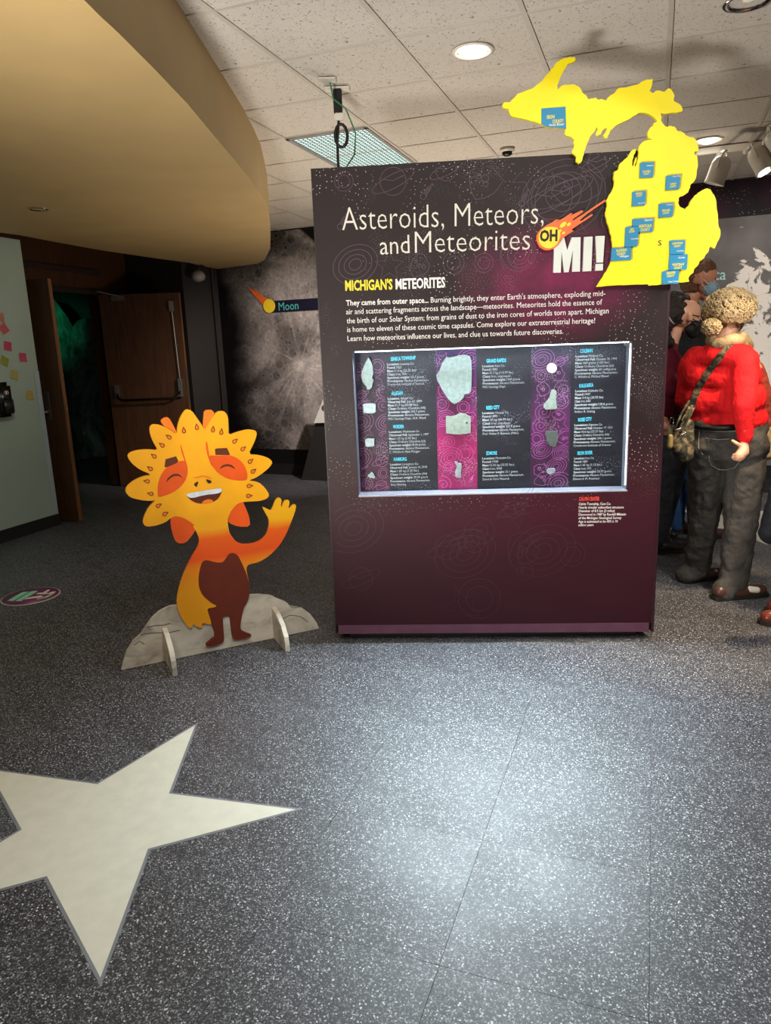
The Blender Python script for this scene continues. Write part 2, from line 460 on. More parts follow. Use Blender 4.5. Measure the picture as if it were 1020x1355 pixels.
# troffer light
tc = cell(-.5, 4)
tf = thing('ceiling_light', 'rectangular fluorescent ceiling light with prismatic grid lens above the display cabinet', 'light', tc, GA)
TL = 2*.5472
M_TFR = mat('troffer_frame', '8d8a88', .5)
t = NT('prismatic_lens')
gx = t.sep()[0]; gy = t.sep()[1]
t.fin(hexc('9fb8b4'), .3)
t.b.inputs['Emission Color'].default_value = (.80, .98, .94, 1); t.b.inputs['Emission Strength'].default_value = 1.0
M_LENS = t.m
M_LCELL = mat('lens_rib', '5f7472', .3)
bm = bmesh.new()
for sx in (-1, 1): add_box(bm, (sx*.262, 0, 0), (.022, TL-.01, .016))
for sy in (-1, 1): add_box(bm, (0, sy*(TL/2-.016), 0), (.546, .022, .016))
bm_obj('light_frame', bm, M_TFR, tf)
box('lens', (-.252, -TL/2+.02, .004), (.252, TL/2-.02, .012), M_LENS, tf)
bm = bmesh.new()
for k in range(17): add_box(bm, (-.25+k*.5/16, 0, .003), (.0055, TL-.05, .003))
for k in range(31): add_box(bm, (0, -TL/2+.03+k*(TL-.06)/30, 0.003), (.5, .006, .003))
tag(bm_obj('lens_ribs', bm, M_LCELL, tf), kind='stuff')

M_LAMP = mat('lamp_glow', 'fff4e0', .5, emis=((1, .93, .82), 14))
M_CHROME = mat('chrome', 'c8c8c8', .12, 1., .02)
M_LAMPOFF = mat('lamp_glass_dim', 'cfc6b4', .3, emis=((1, .9, .8), .25))
def downlight(c, lab, on, r=.085, z=CH):
    o = thing('downlight', lab, 'light', (c.x, c.y, z))
    lathe('trim_ring', [(r*.86, -.001), (r*.98, -.006), (r*1.12, -.005), (r*1.14, .0), (r*1.0, .002), (r*.86, .002)], M_WHITE if on else M_CHROME, o)
    lathe('reflector', [(r*.9, .0), (r*.8, .012), (r*.55, .03), (0, .03)], M_CHROME, o)
    if on:
        lathe('bulb', [(0, -.022), (r*.45, -.016), (r*.75, -.004), (r*.8, .01), (0, .012)], M_LAMP, o)
        light('downlight_lamp', 'SPOT', (c.x, c.y, z-.05), (c.x, c.y, 0), 30, NEUT, .06, 130, .8)
    else:
        lathe('bulb', [(0, .002), (r*.35, .006), (r*.45, .02), (0, .022)], M_LAMPOFF, o)
downlight(cell(1.5, 1.5), 'lit round ceiling downlight in front of the display cabinet', True)
downlight(cell(3.5, 5.5), 'lit round ceiling downlight just right of the yellow map', True)
downlight(cell(3.52, 1.50), 'unlit chrome-rimmed ceiling downlight at the top right corner', False)

# smoke detector
sp = atz(671, 197, CH)
sd = thing('smoke_detector', 'small round white detector on the ceiling left of the yellow map', 'detector', sp)
lathe('detector_base', [(0, 0), (.05, 0), (.052, -.012), (.035, -.02), (0, -.02)], M_WHITE, sd)
lathe('detector_head', [(.034, -.02), (.034, -.035), (.02, -.045), (0, -.046)], M_BLACK, sd)

# ------------------------------------------------------------------ soffit
SZ = 2.365; K = .915*.975
sb = [(-.862, 2.62), (-.848, 2.75), (-.837, 2.908), (-.824, 3.087), (-.803, 3.465), (-.793, 4.041), (-.786, 4.413), (-.779, 4.867), (-.787, 5.275), (-.802, 5.644), (-.849, 6.133), (-.905, 6.62), (-.995, 7.236), (-1.121, 8.065), (-1.319, 8.955), (-1.46, 9.30)]
sp_ = [(x*K, y*K) for x, y in sb]
top_front = [(-1.02, -1.2), (-.93, .2), (-.86, 1.1), (-.80, 1.9)]
back = [(x*K, y*K) for x, y in [(-2.03, 9.70), (-2.10, 9.50), (-2.212, 8.989), (-2.46, 8.468), (-2.776, 7.735), (-2.95, 7.185), (-3.095, 6.642)]]
outline = top_front+sp_+back+[(-3.3, 5.0), (-5.5, -1.2)]
bm = bmesh.new(); add_flat(bm, outline, SZ, CH+.025)
soff = bm_obj('trim_1', bm, M_SOFF); tag(soff, 'curved tan soffit hanging below the ceiling', kind='structure')
sl = atz(51, 276.5, SZ)
downlight(sl, 'small recessed chrome downlight in the tan soffit', False, .052, SZ)

# ------------------------------------------------------------------ walls
WB = Frame((-.915, 8.28), math.radians(-23))       # back wall with the murals
def wallbox(name, fr, u0, u1, z0, z1, w0, w1, mt, parent=None, kind=True):
    bm = bmesh.new(); add_box(bm, ((u0+u1)/2, -(w0+w1)/2, (z0+z1)/2), (u1-u0, abs(w1-w0), z1-z0))
    o = bm_obj(name, bm, mt, parent)
    if parent is None: o.location = fr.o; o.rotation_euler = (0, 0, fr.a)
    if kind: tag(o, kind='structure')
    return o
wallbox('wall_back', WB, -1.16, 9.5, 0, CH+.03, -.12, 0, M_BLACK)
wallbox('baseboard_back', WB, -1.16, 9.5, 0, .13, 0.001, .015, M_BASEB)
WL = Frame((-3.370*.915, 6.078*.915), math.atan2(.657, .235))
uc = math.hypot(.235*.915, .657*.915)
wl = wallbox('wall_left', WL, -9, uc, 0, SZ, -.12, 0, M_PALE)
wallbox('baseboard_left', WL, -9, uc+.004, 0, .10, .001, .012, M_BASEB)
g1 = wallbox('corner_guard', WL, uc-.052, uc, .10, 1.325, .001, .005, M_GUARD, wl, False)
# doorway wall, beyond the left wall's end
DL = Vector((-3.86*.915, 7.0*.915, 0)); DR = Vector((-3.26*.915, 8.76*.915, 0))
WD = Frame((DL.x, DL.y), math.atan2(DR.y-DL.y, DR.x-DL.x)); DW = (DR-DL).length; DH = 2.085
bm = bmesh.new()
add_box(bm, (-.4, .07, 1.37), (.8, .12, 2.72)); add_box(bm, (DW/2, .07, (DH+2.73)/2), (DW, .12, 2.73-DH)); add_box(bm, (DW+.35, .07, 1.37), (.7, .12, 2.72))
wd = bm_obj('wall_left_rear', bm, M_WOOD); wd.location = WD.o; wd.rotation_euler = (0, 0, WD.a); tag(wd, kind='structure')
bm = bmesh.new()
add_box(bm, (DW/2, -.0, DH+.012), (DW+.08, .05, .05)); add_box(bm, (-.02, -.0, DH/2), (.04, .05, DH)); add_box(bm, (DW+.02, -.0, DH/2), (.04, .05, DH))
bm_obj('door_frame', bm, mat('dark_jamb', '1d130b', .5), wd)
bm = bmesh.new(); add_box(bm, (DW/2, -.012, 2.30), (DW+.1, .02, .05)); bm_obj('header_trim', bm, mat('brown_trim', '2c1b10', .5), wd)
# dark pier between doorway and back wall
p1 = Vector((-2.13, 8.26, 0)); p2 = Vector((-1.835, 8.66, 0)); p3 = Vector((-2.72, 8.42, 0))
bm = bmesh.new(); add_flat(bm, [(p1.x, p1.y), (p2.x, p2.y), (p2.x-1.4, p2.y+.9), (p3.x-.15, p3.y+.1)], 0, CH+.02)
tag(bm_obj('wall_corner', bm, M_DARK), 'dark brown wall section between doorway and moon mural', kind='structure')
bm = bmesh.new(); q = p2-Vector((.03, .10, 0)); add_box(bm, (q.x, q.y, 1.2), (.012, .02, 2.38)); tag(bm_obj('trim_2', bm, mat('dark_bead', '2d2622', .5)), 'thin vertical bead in the dark corner', kind='structure')
tag(box('wall_right', (5.6, -3, 0), (5.75, 7, CH+.03), M_NEARW), kind='structure')
tag(box('wall_front', (-9, -3.1, 0), (7.5, -2.95, CH+.03), M_NEARW), kind='structure')
# planetarium room beyond the doors
tag(box('wall_beyond', (-9, 12.2, 0), (-1.0, 12.3, CH), M_BLACK), kind='structure')
tag(box('wall_far_left', (-9.05, -3, 0), (-8.95, 12.3, CH), M_BLACK), kind='structure')
MF = Frame((-6.5, 11.4), 0)
ridge = [(-60, 330), (40, 385), (62, 388), (68, 393), (75, 400), (81, 409), (87, 416), (92, 424), (97, 434), (99, 428), (103, 424), (110, 421), (116, 420), (122, 423), (126, 430), (128, 440), (140, 455), (160, 452), (200, 470)]
rl = MF.tr(ridge)
mo = thing('mountain_backdrop', 'green-lit jagged mountain backdrop seen through the open doorway', 'backdrop', MF.o, 0)
t = NT('rock_paint'); nn = t.noise(2.2, 8, t.mp((1, 1, .6), rot=(0, .6, 0)), 1.5, .65)
t.fin(t.ramp(nn, [(.30, hexc('3c4a44')), (.55, hexc('7c9a8a')), (.7, hexc('a8c0b0'))]), .9); t.bump(nn, 1., .2); M_ROCK = t.m
bm = bmesh.new(); rows = 14; cols = 60
xs = [rl[0][0]+(rl[-1][0]-rl[0][0])*k/cols for k in range(cols+1)]
def ridge_z(x):
    for a, b in zip(rl, rl[1:]):
        if a[0] <= x <= b[0]: return a[1]+(b[1]-a[1])*(x-a[0])/(b[0]-a[0])
    return rl[-1][1]
gr = []
for i in range(rows+1):
    f = i/rows
    gr.append([bm.verts.new((x, -f*.9+.15*math.sin(x*9+f*5)*f+random.uniform(-.05, .05)*(i > 0), ridge_z(x)*(1-f)+.0*f+.001)) for x in xs])
for i in range(rows):
    for k in range(cols): bm.faces.new((gr[i][k], gr[i][k+1], gr[i+1][k+1], gr[i+1][k]))
bm_obj('rock_face', bm, M_ROCK, mo)

# doors
M_DEDGE = M_WOODE
def door(nm, hinge, ang, sgn, lab):
    """leaf from the hinge along its local x"""
    o = thing(nm, None, None, (hinge.x, hinge.y, 0), ang); tag(o, lab, kind='structure')
    LW = .845; LH = 2.07
    box('door_leaf', (0, -.022, .008), (LW-.004, .022, LH), M_WOOD, o)
    box('door_edge', (LW-.005, -.0225, .008), (LW+.001, .0225, LH), M_DEDGE, o)
    return o, LW, LH
da = math.atan2(-(-2.966-(-3.86))*0+(6.833-7.0), (-2.966+3.86))
lend = Vector((-2.966*.915, 6.833*.915, 0)); l0 = lend-Vector((math.cos(math.radians(-9)), math.sin(math.radians(-9)), 0))*.845
d1, LW, LH = door('door_1', l0, math.radians(-9), 1, 'open brown wooden door leaf seen nearly edge-on beside the pale wall')
bm = bmesh.new(); add_box(bm, (LW-.15, -.026, 1.03), (.04, .008, .24), None, .003); pl = bm_obj('handle_plate', bm, M_STEEL, d1)
bm = bmesh.new(); add_tube(bm, [(LW-.15, -.03, .98), (LW-.15, -.075, .98)], .011, 10); add_tube(bm, [(LW-.15, -.072, .98), (LW-.21, -.075, .98), (LW-.25, -.072, .98)], .010, 10)
bm_obj('lever_handle', bm, M_STEEL, pl, True)
bm = bmesh.new(); add_tube(bm, [(LW+.0, -.0, 1.0), (LW+.006, 0, 1.0)], .013, 10); bm_obj('latch', bm, M_STEEL, d1)
rd = Vector((-2.356*.915, 8.824*.915, 0))-DR; ra = math.atan2(rd.y, rd.x)
d2, LW, LH = door('door_2', DR+Vector((.02, -.03, 0)), ra, -1, 'open brown wooden door leaf with panic hardware turned flat toward the room')
bm = bmesh.new(); add_tube(bm, [(LW-.075, -.045, 1.13), (LW-.09, -.045, 1.9)], .006, 8); add_box(bm, (LW-.09, -.04, 1.93), (.05, .04, .11), None, .004); add_box(bm, (LW-.08, -.036, 1.52), (.03, .03, .02), None, .003)
bm_obj('vertical_rod', bm, M_STEEL, d2)
bm = bmesh.new(); add_box(bm, (LW-.075, -.045, 1.07), (.045, .05, .20), None, .006); add_box(bm, (.09, -.045, 1.06), (.045, .05, .13), None, .006); bm_obj('panic_bracket', bm, M_STEEL, d2)
bm = bmesh.new(); add_tube(bm, [(LW-.08, -.07, 1.03), (LW-.10, -.10, .98), (LW-.16, -.11, .96), (.16, -.11, .96), (.11, -.10, .98), (.09, -.07, 1.03)], .013, 10); bm_obj('push_bar', bm, mat('dark_push_bar', '3a3836', .3, 1.), d2, True)
bm = bmesh.new(); add_box(bm, (.20, -.03, 2.03), (.14, .02, .05), None, .004); add_tube(bm, [(.22, -.05, 2.05), (.02, -.13, 2.10)], .008, 8); add_tube(bm, [(.02, -.13, 2.10), (-.30, -.02, 2.12)], .008, 8)
bm_obj('closer_arm', bm, M_STEEL, d2)
box('edge_guard', (LW+.001, -.024, .9), (LW+.005, .024, 1.32), M_STEEL, d2)

# spot lamp hanging from the soffit
q = atz(261, 351, SZ)
so = thing('soffit_spotlight', 'small grey globe spotlight hanging under the tan soffit', 'light', q)
lathe('mount_plate', [(0, 0), (.07, 0), (.07, -.012), (0, -.014)], M_BLACK, so)
tube('stem', [(0, 0, -.01), (0, 0, -.07)], .012, M_BLACK, so)
lathe('globe', [(.012, -.05), (.045, -.062), (.07, -.09), (.078, -.12), (.066, -.15), (.03, -.17), (0, -.175)], mat('frosted_grey', '8b8785', .4, bump=.2), so)

# post-it notes and wall unit on the left wall
notes = [(5, 435, 'f07f86', 'torn pink paper note, second from the top of the left wall'), (10, 458, 'f0648c', 'bright pink paper note above the black wall unit and left of the lone pink one'), (30, 473, 'f06a8c', 'pink paper note standing alone to the right near the door'), (6, 478, 'c9c65a', 'olive yellow paper note in the left cluster'), (19, 496, 'e2d27c', 'pale yellow tilted paper note above the black wall unit'), (39, 523, 'e6cf78', 'pale yellow paper note right of the black wall unit'), (0, 420, 'e8a890', 'peach paper note cut off by the left picture edge, topmost')]
for k, (x, y, c, lab) in enumerate(notes):
    u, v = WL.loc(x, y, .002); bm = bmesh.new(); s = .072
    rot = Matrix.Rotation([-.5, .2, .05, .5, .35, .05, .1][k], 4, 'Y')
    vs = []
    for a in range(5):
        for b in range(2): vs.append(bm.verts.new(((b-.5)*s, -.0015-.006*(a/4)**2, (.5-a/4)*s)))
    for a in range(4): bm.faces.new((vs[2*a], vs[2*a+1], vs[2*a+3], vs[2*a+2]))
    r = bmesh.ops.solidify(bm, geom=bm.faces[:], thickness=.0004)
    bmesh.ops.transform(bm, matrix=rot, verts=bm.verts)
    o = bm_obj('sticky_note', bm, mat('note_paper', c, .8, var=.04)); p = WL.W(u, v, .002); o.location = p; o.rotation_euler = (0, 0, WL.a)
    tag(o, lab, 'paper note', 'sticky notes on the pale wall')
u, v = WL.loc(3, 529, .05)
wu = thing('wall_dispenser', 'black rounded wall-mounted dispenser with round silver button', 'dispenser', WL.W(u, v, .001), WL.a)
bm = bmesh.new(); add_box(bm, (0, -.05, 0), (.15, .10, .27), None, .03); bm_obj('housing', bm, mat('black_plastic', '0d0d0e', .25), wu, True)
bm = bmesh.new(); add_box(bm, (0, -.108, -.05), (.10, .02, .12), None, .01); bm_obj('nozzle_cover', bm, mat('dark_plastic', '1b1b1c', .4), wu, True)
lathe('silver_button', [(0, .012), (.022, .011), (.026, .004), (.028, 0)], M_CHROME, wu, 20, Matrix.Translation((.0, -.10, .05)) @ Matrix.Rotation(PI/2, 4, 'X'))

# ------------------------------------------------------------------ murals on the back wall
mc = WB.loc(287, 505); lim = WB.loc(405, 308); MR = math.hypot(mc[0]-lim[0], mc[1]-lim[1]); rayc = WB.loc(398, 482)
def m_moon():
    t = NT('moon_print')
    d = t.dist(*mc); inside = t.ramp(t.math('DIVIDE', d, MR), [(.985, 1.), (1., 0.)])
    x = t.sep()[0]
    a0 = WB.loc(305, 480)[0]; a1 = WB.loc(372, 480)[0]
    wob = t.math('ADD', x, t.math('MULTIPLY', t.math('SUBTRACT', t.noise(1.6, 5), .5), .9))
    term = t.math('DIVIDE', t.math('SUBTRACT', wob, a0), a1-a0, clamp=True)
    base = t.ramp(t.noise(1.0, 9, None, .5, .56), [(.38, .07), (.46, .16), (.53, .40), (.68, .58)])
    dr = t.dist(*rayc)
    o = t.sep(); ang = t.math('ARCTAN2', t.math('SUBTRACT', o[2], rayc[1]), t.math('SUBTRACT', o[0], rayc[0]))
    n = t.n.new('ShaderNodeCombineXYZ'); t.put(n.inputs[0], ang); t.put(n.inputs[1], t.math('MULTIPLY', dr, .25))
    rays = t.ramp(t.noise(7, 4, n.outputs[0]), [(.5, 0.), (.7, 1.)])
    rays = t.math('MULTIPLY', rays, t.ramp(dr, [(.0, 1.), (.9, 0.)]))
    core = t.ramp(dr, [(.02, 1.), (.12, .25), (.7, 0.)])
    br = t.math('ADD', base, t.math('MULTIPLY', t.math('MAXIMUM', rays, core), .5))
    for sc, k in ((3.6, .09), (9, .12), (24, .10)):
        vd = t.math('ADD', t.voro(sc, two=sc), t.math('MULTIPLY', t.math('SUBTRACT', t.noise(sc*3, 3), .5), .10))
        ring = t.math('MULTIPLY', t.ramp(vd, [(.15, 0.), (.20, 1.), (.23, 1.), (.32, 0.)]), t.ramp(term, [(.0, 2.0), (.5, 1.), (1., .35)]))
        hole = t.ramp(vd, [(.12, 1.), (.20, 0.)])
        br = t.math('ADD', br, t.math('MULTIPLY', t.math('SUBTRACT', ring, t.math('MULTIPLY', hole, .5)), k))
    fine = t.ramp(t.noise(26, 6, None, .5, .7), [(.38, .8), (.62, 1.2)])
    v = t.math('MULTIPLY', t.math('MULTIPLY', br, fine), t.math('MULTIPLY', t.math('POWER', term, 1.4), inside), clamp=True)
    t.fin(t.mix(v, hexc('0d090a'), (.80, .72, .68)), .6, 0, .2); return t.m
mu0 = WB.loc(283, 450)[0]+.05; mz0 = .30
mural = box('moon_mural', (mu0, -.006, mz0), (WB.loc(640, 450)[0], -.002, CH-.01), m_moon())
mural.location = WB.o; mural.rotation_euler = (0, 0, WB.a); tag(mural, 'huge grey cratered moon mural on the back wall left of the cabinet', 'mural')
band = thing('title_banner', 'dark navy banner reading Moon with a small comet, on the moon mural', 'sign', WB.o, WB.a)
b0 = WB.loc(352, 399); b1 = WB.loc(361, 414)
box('banner_strip', (b0[0]+.03, -.011, b1[1]), (WB.loc(600, 400)[0], -.0065, b0[1]-.0), mat('navy_print', '15122a', .5), band)
TX = Text(); TX.line('Moon', WB.loc(369, 411, .012), WB.loc(395, 409, .012), .088); TX.make('banner_lettering', .0116, mat('teal_print', '4fb8b0', .6, var=.02), band)
M_ORG = mat('comet_orange', 'e0662a', .5, var=.08, scale=20); M_YEL = mat('comet_yellow', 'f2cf2a', .5, var=.05)
cx, cz = WB.loc(357, 405)
bm = bmesh.new()
add_poly(bm, [WB.loc(*p) for p in [(352, 412), (349, 404), (343, 397), (338, 392), (328, 379), (334, 383), (340, 387), (336, 381), (345, 389), (350, 393), (358, 396), (363, 400)]], -.015, -.011)
bm_obj('comet_tail', bm, M_ORG, band); poly('comet_head', disc_pts(cx, cz, .075), -.018, -.011, M_YEL, band)
# right wall mural
vx0 = WB.loc(880, 380)[0]; vt = WB.loc(950, 290)[1]
blot = [(WB.loc(1005, 385), .16), (WB.loc(990, 360), .1), (WB.loc(1008, 430), .2), (WB.loc(1012, 480), .18), (WB.loc(1015, 590), .08), (WB.loc(1002, 345), .08), (WB.loc(1030, 520), .3)]
t = NT('asteroid_print')
nz = t.noise(5.5, 7, None, .8, .62); val = None
for (p, r) in blot:
    e = t.ramp(t.math('DIVIDE', t.dist(*p), r*3.2), [(.0, 1.), (1., 0.)])
    val = e if val is None else t.math('MAXIMUM', val, e)
wmask = t.ramp(t.math('ADD', t.math('MULTIPLY', val, .30), nz), [(.70, 0.), (.73, 1.)])
gray = t.ramp(t.noise(2.5, 5), [(.3, hexc('55504f')), (.7, hexc('787271'))])
t.fin(t.mix(wmask, gray, hexc('e6dcd2')), .6, 0, .2)
mural2 = box('asteroid_mural', (vx0, -.006, .25), (WB.loc(1200, 300)[0], -.002, vt), t.m); mural2.location = WB.o; mural2.rotation_euler = (0, 0, WB.a)
tag(mural2, 'grey asteroid surface mural with white crater patches behind the visitors', 'mural')
t = NT('space_strip'); s1 = t.ramp(t.voro(26, two=5.), [(.06, 1.), (.10, 0.)])
s1 = t.math('MULTIPLY', s1, t.ramp(t.noise(4), [(.5, 0.), (.7, 1.)]))
t.fin(t.mix(s1, t.ramp(t.noise(1.2, 3), [(.4, hexc('1a1116')), (.65, hexc('4c1838'))]), (.7, .6, .7)), .6, 0, .2)
strip = box('space_mural_strip', (vx0-.6, -.006, vt+.002), (WB.loc(1200, 300)[0], -.002, CH-.01), t.m); strip.location = WB.o; strip.rotation_euler = (0, 0, WB.a)
tag(strip, 'dark purple starry strip along the top of the back wall at right', 'mural')
TX = Text(); TX.line('Vesta', WB.loc(914, 371, .01), WB.loc(960, 370, .01), .095); o = TX.make('mural_lettering', .0075, mat('pale_teal_print', '9fd6d0', .6, var=.02), mural2)

# exhibit stand at the moon mural, half hidden by the cabinet
st = thing('exhibit_stand', 'slanted white information panel over a dark tapered shape of its wall shadow, half hidden by the cabinet', 'stand', (0, 0, 0), 0)
SF = Frame((-.7, 7.88), math.radians(-23)); st.location = SF.o; st.rotation_euler = (0, 0, SF.a)
pb = SF.tr([(399, 640), (417, 560), (520, 556), (545, 636)]); pb[0] = (pb[0][0], 0); pb[3] = (pb[3][0], 0)
poly('stand_shadow_body', pb, 0, .22, mat('charcoal_shadow', '2a2827', .6), st)  # solid dark shape in place of the stand's shadow on the wall
ps = SF.tr([(415, 560), (430, 522), (520, 518), (520, 556)], .03)
poly('information_panel', ps, -.03, -.018, mat('white_sheet', 'e8e6e0', .5, var=.02), st)
bm = bmesh.new(); c1 = SF.loc(429, 540, .033); add_poly(bm, disc_pts(c1[0], c1[1], .035, 16), -.032, -.030); bm_obj('printed_globe', bm, mat('grey_print', '55524f', .6), st)

# ------------------------------------------------------------------ display cabinet
P0 = Vector((-.2635, 3.341, 0)); P1 = Vector((1.251, 3.224, 0))
PF = Frame((P0.x, P0.y), math.atan2(P1.y-P0.y, P1.x-P0.x)); CW = (P1-P0).length; CT = 2.168; CD = .50
cab = thing('display_cabinet', 'tall dark purple meteorite display cabinet with lit glass case and printed text', 'display cabinet', PF.o, PF.a)
def m_print():
    t = NT('starry_print')
    z = t.sep()[2]
    gA = PF.loc(735, 372); gB = PF.loc(520, 355); gC = PF.loc(880, 520)
    base = t.ramp(z, [(.0, hexc('30111a')), (.62/2.2, hexc('32111b')), (.75/2.2, hexc('2a1013')), (1.05/2.2, hexc('231617')), (1., hexc('2b2424'))])
    t.l.new(t.math('DIVIDE', z, 2.2), base.node.inputs[0])
    neb = t.math('MULTIPLY', t.ramp(t.dist(*gA, .75, 1.2), [(.0, 1.), (.34, 0.)]), t.ramp(t.noise(9, 5), [(.3, .3), (.65, 1.)]))
    c = t.mix(t.math('MULTIPLY', neb, .75), base, hexc('8e1f56'))
    neb2 = t.ramp(t.dist(PF.loc(690, 650)[0], PF.loc(690, 650)[1], .6, 1.6), [(.0, .5), (.55, 0.)])
    c = t.mix(t.math('MULTIPLY', neb2, .5), c, hexc('5b1230'))
    st = t.ramp(t.voro(42, two=1.), [(.045, 1.), (.08, 0.)]); dens = t.ramp(t.noise(4, 4), [(.50, 0.), (.64, 1.)])
    st2 = t.ramp(t.voro(120, two=3.), [(.06, .5), (.14, 0.)]); dens2 = t.ramp(t.noise(3.1, 4), [(.53, 0.), (.66, 1.)])
    up = t.ramp(t.math('DIVIDE', z, 2.2), [(.28, 0.), (.36, 1.)])
    sm = t.math('MULTIPLY', t.math('MAXIMUM', t.math('MULTIPLY', st, dens), t.math('MULTIPLY', st2, dens2)), up)
    t.fin(t.mix(sm, c, (.75, .68, .70)), .5, 0, .2); return t.m
M_PRINT = m_print(); M_SIDE = mat('cabinet_side_laminate', '2a1a1e', .45)
o0 = PF.loc(467.5, 466.5); o1 = PF.loc(836, 450); o2 = PF.loc(829.5, 648.5); o3 = PF.loc(473, 656)
ux0 = (o0[0]+o3[0])/2; ux1 = (o1[0]+o2[0])/2; uz1 = (o0[1]+o1[1])/2; uz0 = (o2[1]+o3[1])/2
Z0 = .035
box('lower_front_panel', (0, -.001, Z0+.045), (CW, .018, uz0), M_PRINT, cab)
bm = bmesh.new()
add_box(bm, (ux0/2, .0085, (uz0+uz1)/2), (ux0, .019, uz1-uz0)); add_box(bm, ((ux1+CW)/2, .0085, (uz0+uz1)/2), (CW-ux1, .019, uz1-uz0)); add_box(bm, (CW/2, .0085, (uz1+CT)/2), (CW, .019, CT-uz1))
bm_obj('upper_front_panel', bm, M_PRINT, cab)
bm = bmesh.new()
add_box(bm, (.009, CD/2, (Z0+CT)/2), (.018, CD-.038, CT-Z0)); add_box(bm, (CW-.009, CD/2, (Z0+CT)/2), (.018, CD-.038, CT-Z0)); add_box(bm, (CW/2, CD/2, CT-.01), (CW-.036, CD-.04, .018)); add_box(bm, (CW/2, CD-.009, (Z0+CT)/2), (CW, .018, CT-Z0))
add_box(bm, (CW/2, CD/2, Z0+.01), (CW-.036, CD-.04, .018))
bm_obj('carcass', bm, M_SIDE, cab)
box('bottom_rail', (.01, -.004, Z0), (CW-.012, .016, Z0+.045), mat('purple_rail', '5a3448', .35), cab)
box('edge_strip', (-.0035, -.002, Z0), (-.0002, .02, CT), M_BLACK, cab); box('edge_strip', (CW+.0002, -.002, Z0), (CW+.012, .02, CT), mat('dark_plum_edge', '2b0f18', .4), cab)
box('plinth', (.06, .04, 0), (CW-.06, CD-.04, Z0+.001), M_BLACK, cab)
# case interior
BD = .10
case = bpy.data.objects.new('glass_case', None); COL.objects.link(case); case.parent = cab; case.empty_display_size = .1
M_CASEW = mat('case_side_grey', '666874', .4)
bm = bmesh.new()
add_box(bm, ((ux0+ux1)/2, BD/2+.012, uz0-.004), (ux1-ux0, BD, .008)); add_box(bm, (ux1+.004, BD/2+.012, (uz0+uz1)/2), (.008, BD, uz1-uz0)); add_box(bm, (ux0-.004, BD/2+.012, (uz0+uz1)/2), (.008, BD, uz1-uz0)); add_box(bm, ((ux0+ux1)/2, BD/2+.012, uz1+.004), (ux1-ux0, BD, .008))
bm_obj('case_lining', bm, M_CASEW, case)
def m_back():
    t = NT('case_backing_print')
    st = t.ramp(t.voro(90, two=2.), [(.08, .6), (.16, 0.)]); dens = t.ramp(t.noise(7, 4), [(.52, 0.), (.66, 1.)])
    t.fin(t.mix(t.math('MULTIPLY', st, dens), t.ramp(t.noise(2, 3), [(.3, hexc('131219')), (.7, hexc('1f1d26'))]), (.6, .55, .7)), .5, 0, .3); return t.m
box('backing_board', (ux0, BD, uz0), (ux1, BD+.008, uz1), m_back(), case)
def m_col(stops):
    t = NT('picture_column_print'); z = t.math('DIVIDE', t.math('SUBTRACT', t.sep()[2], uz0), uz1-uz0)
    st = t.ramp(t.voro(110, two=2.), [(.10, .8), (.18, 0.)]); dens = t.ramp(t.noise(9, 4), [(.5, 0.), (.62, 1.)])
    c = t.mix(t.math('MULTIPLY', t.ramp(t.noise(6, 4), [(.35, 0.), (.7, 1.)]), .35), t.ramp(z, stops), hexc('1a0a18'))
    t.fin(t.mix(t.math('MULTIPLY', st, dens), c, (.75, .6, .75)), .5, 0, .3); return t.m
W_ = -BD
colsx = [(471, 512), (578, 631), (702, 754)]
colst = [[(0, hexc('4a0f2c')), (.4, hexc('2a1424')), (1, hexc('251d2c'))], [(0, hexc('8a1450')), (.3, hexc('a3165c')), (.55, hexc('5a1244')), (1, hexc('2c1a4a'))], [(0, hexc('251624')), (.4, hexc('4a1440')), (.7, hexc('2e1c30')), (1, hexc('2a2638'))]]
inkc = ['9a5a86', 'd05aa0', 'a8589c']
for (xa, xb), stp, ic in zip(colsx, colst, inkc):
    ua = max(ux0+.001, PF.loc(xa, 560, W_)[0]); ub = PF.loc(xb, 560, W_)[0]
    box('picture_column', (ua, BD-.001, uz0+.001), (ub, BD-.0001, uz1-.001), m_col(stp), case)
    ink = Ink()
    z = uz0+.04
    while z < uz1-.02:
        for xx in ((ua+ub)/2-.05, (ua+ub)/2+.05): ink.rnd(xx+random.uniform(-.02, .02), z+random.uniform(-.02, .02), random.uniform(.028, .05), .0016)
        z += .062
    ink.clip(ua+.002, ub-.002, uz0+.002, uz1-.002)
    ink.make('printed_doodles', -BD+.0016, mat('pink_ink', ic, .6), case)
box('led_strip', (ux0+.01, .016, uz1-.006), (ux1-.01, .024, uz1-.0005), mat('led_glow', 'ffffff', .5, emis=((.80, .90, 1), 3)), case)
box('led_strip', (ux1-.005, .016, uz0+.02), (ux1-.0005, .022, uz1-.01), mat('led_glow_soft', 'ffffff', .5, emis=((.86, .88, 1), 2.2)), case)
lo = light('case_led_lamp', 'AREA', PF.W((ux0+ux1)/2, uz1-.010, -.030), PF.W((ux0+ux1)/2, 0, -.030), 46, (.80, .93, 1), ux1-ux0-.06, sy=.012)
lo.rotation_euler = (Matrix.Rotation(PF.a, 4, 'Z') @ Matrix.Rotation(math.radians(-30), 4, 'X')).to_euler(); lo.data.spread = math.radians(104)
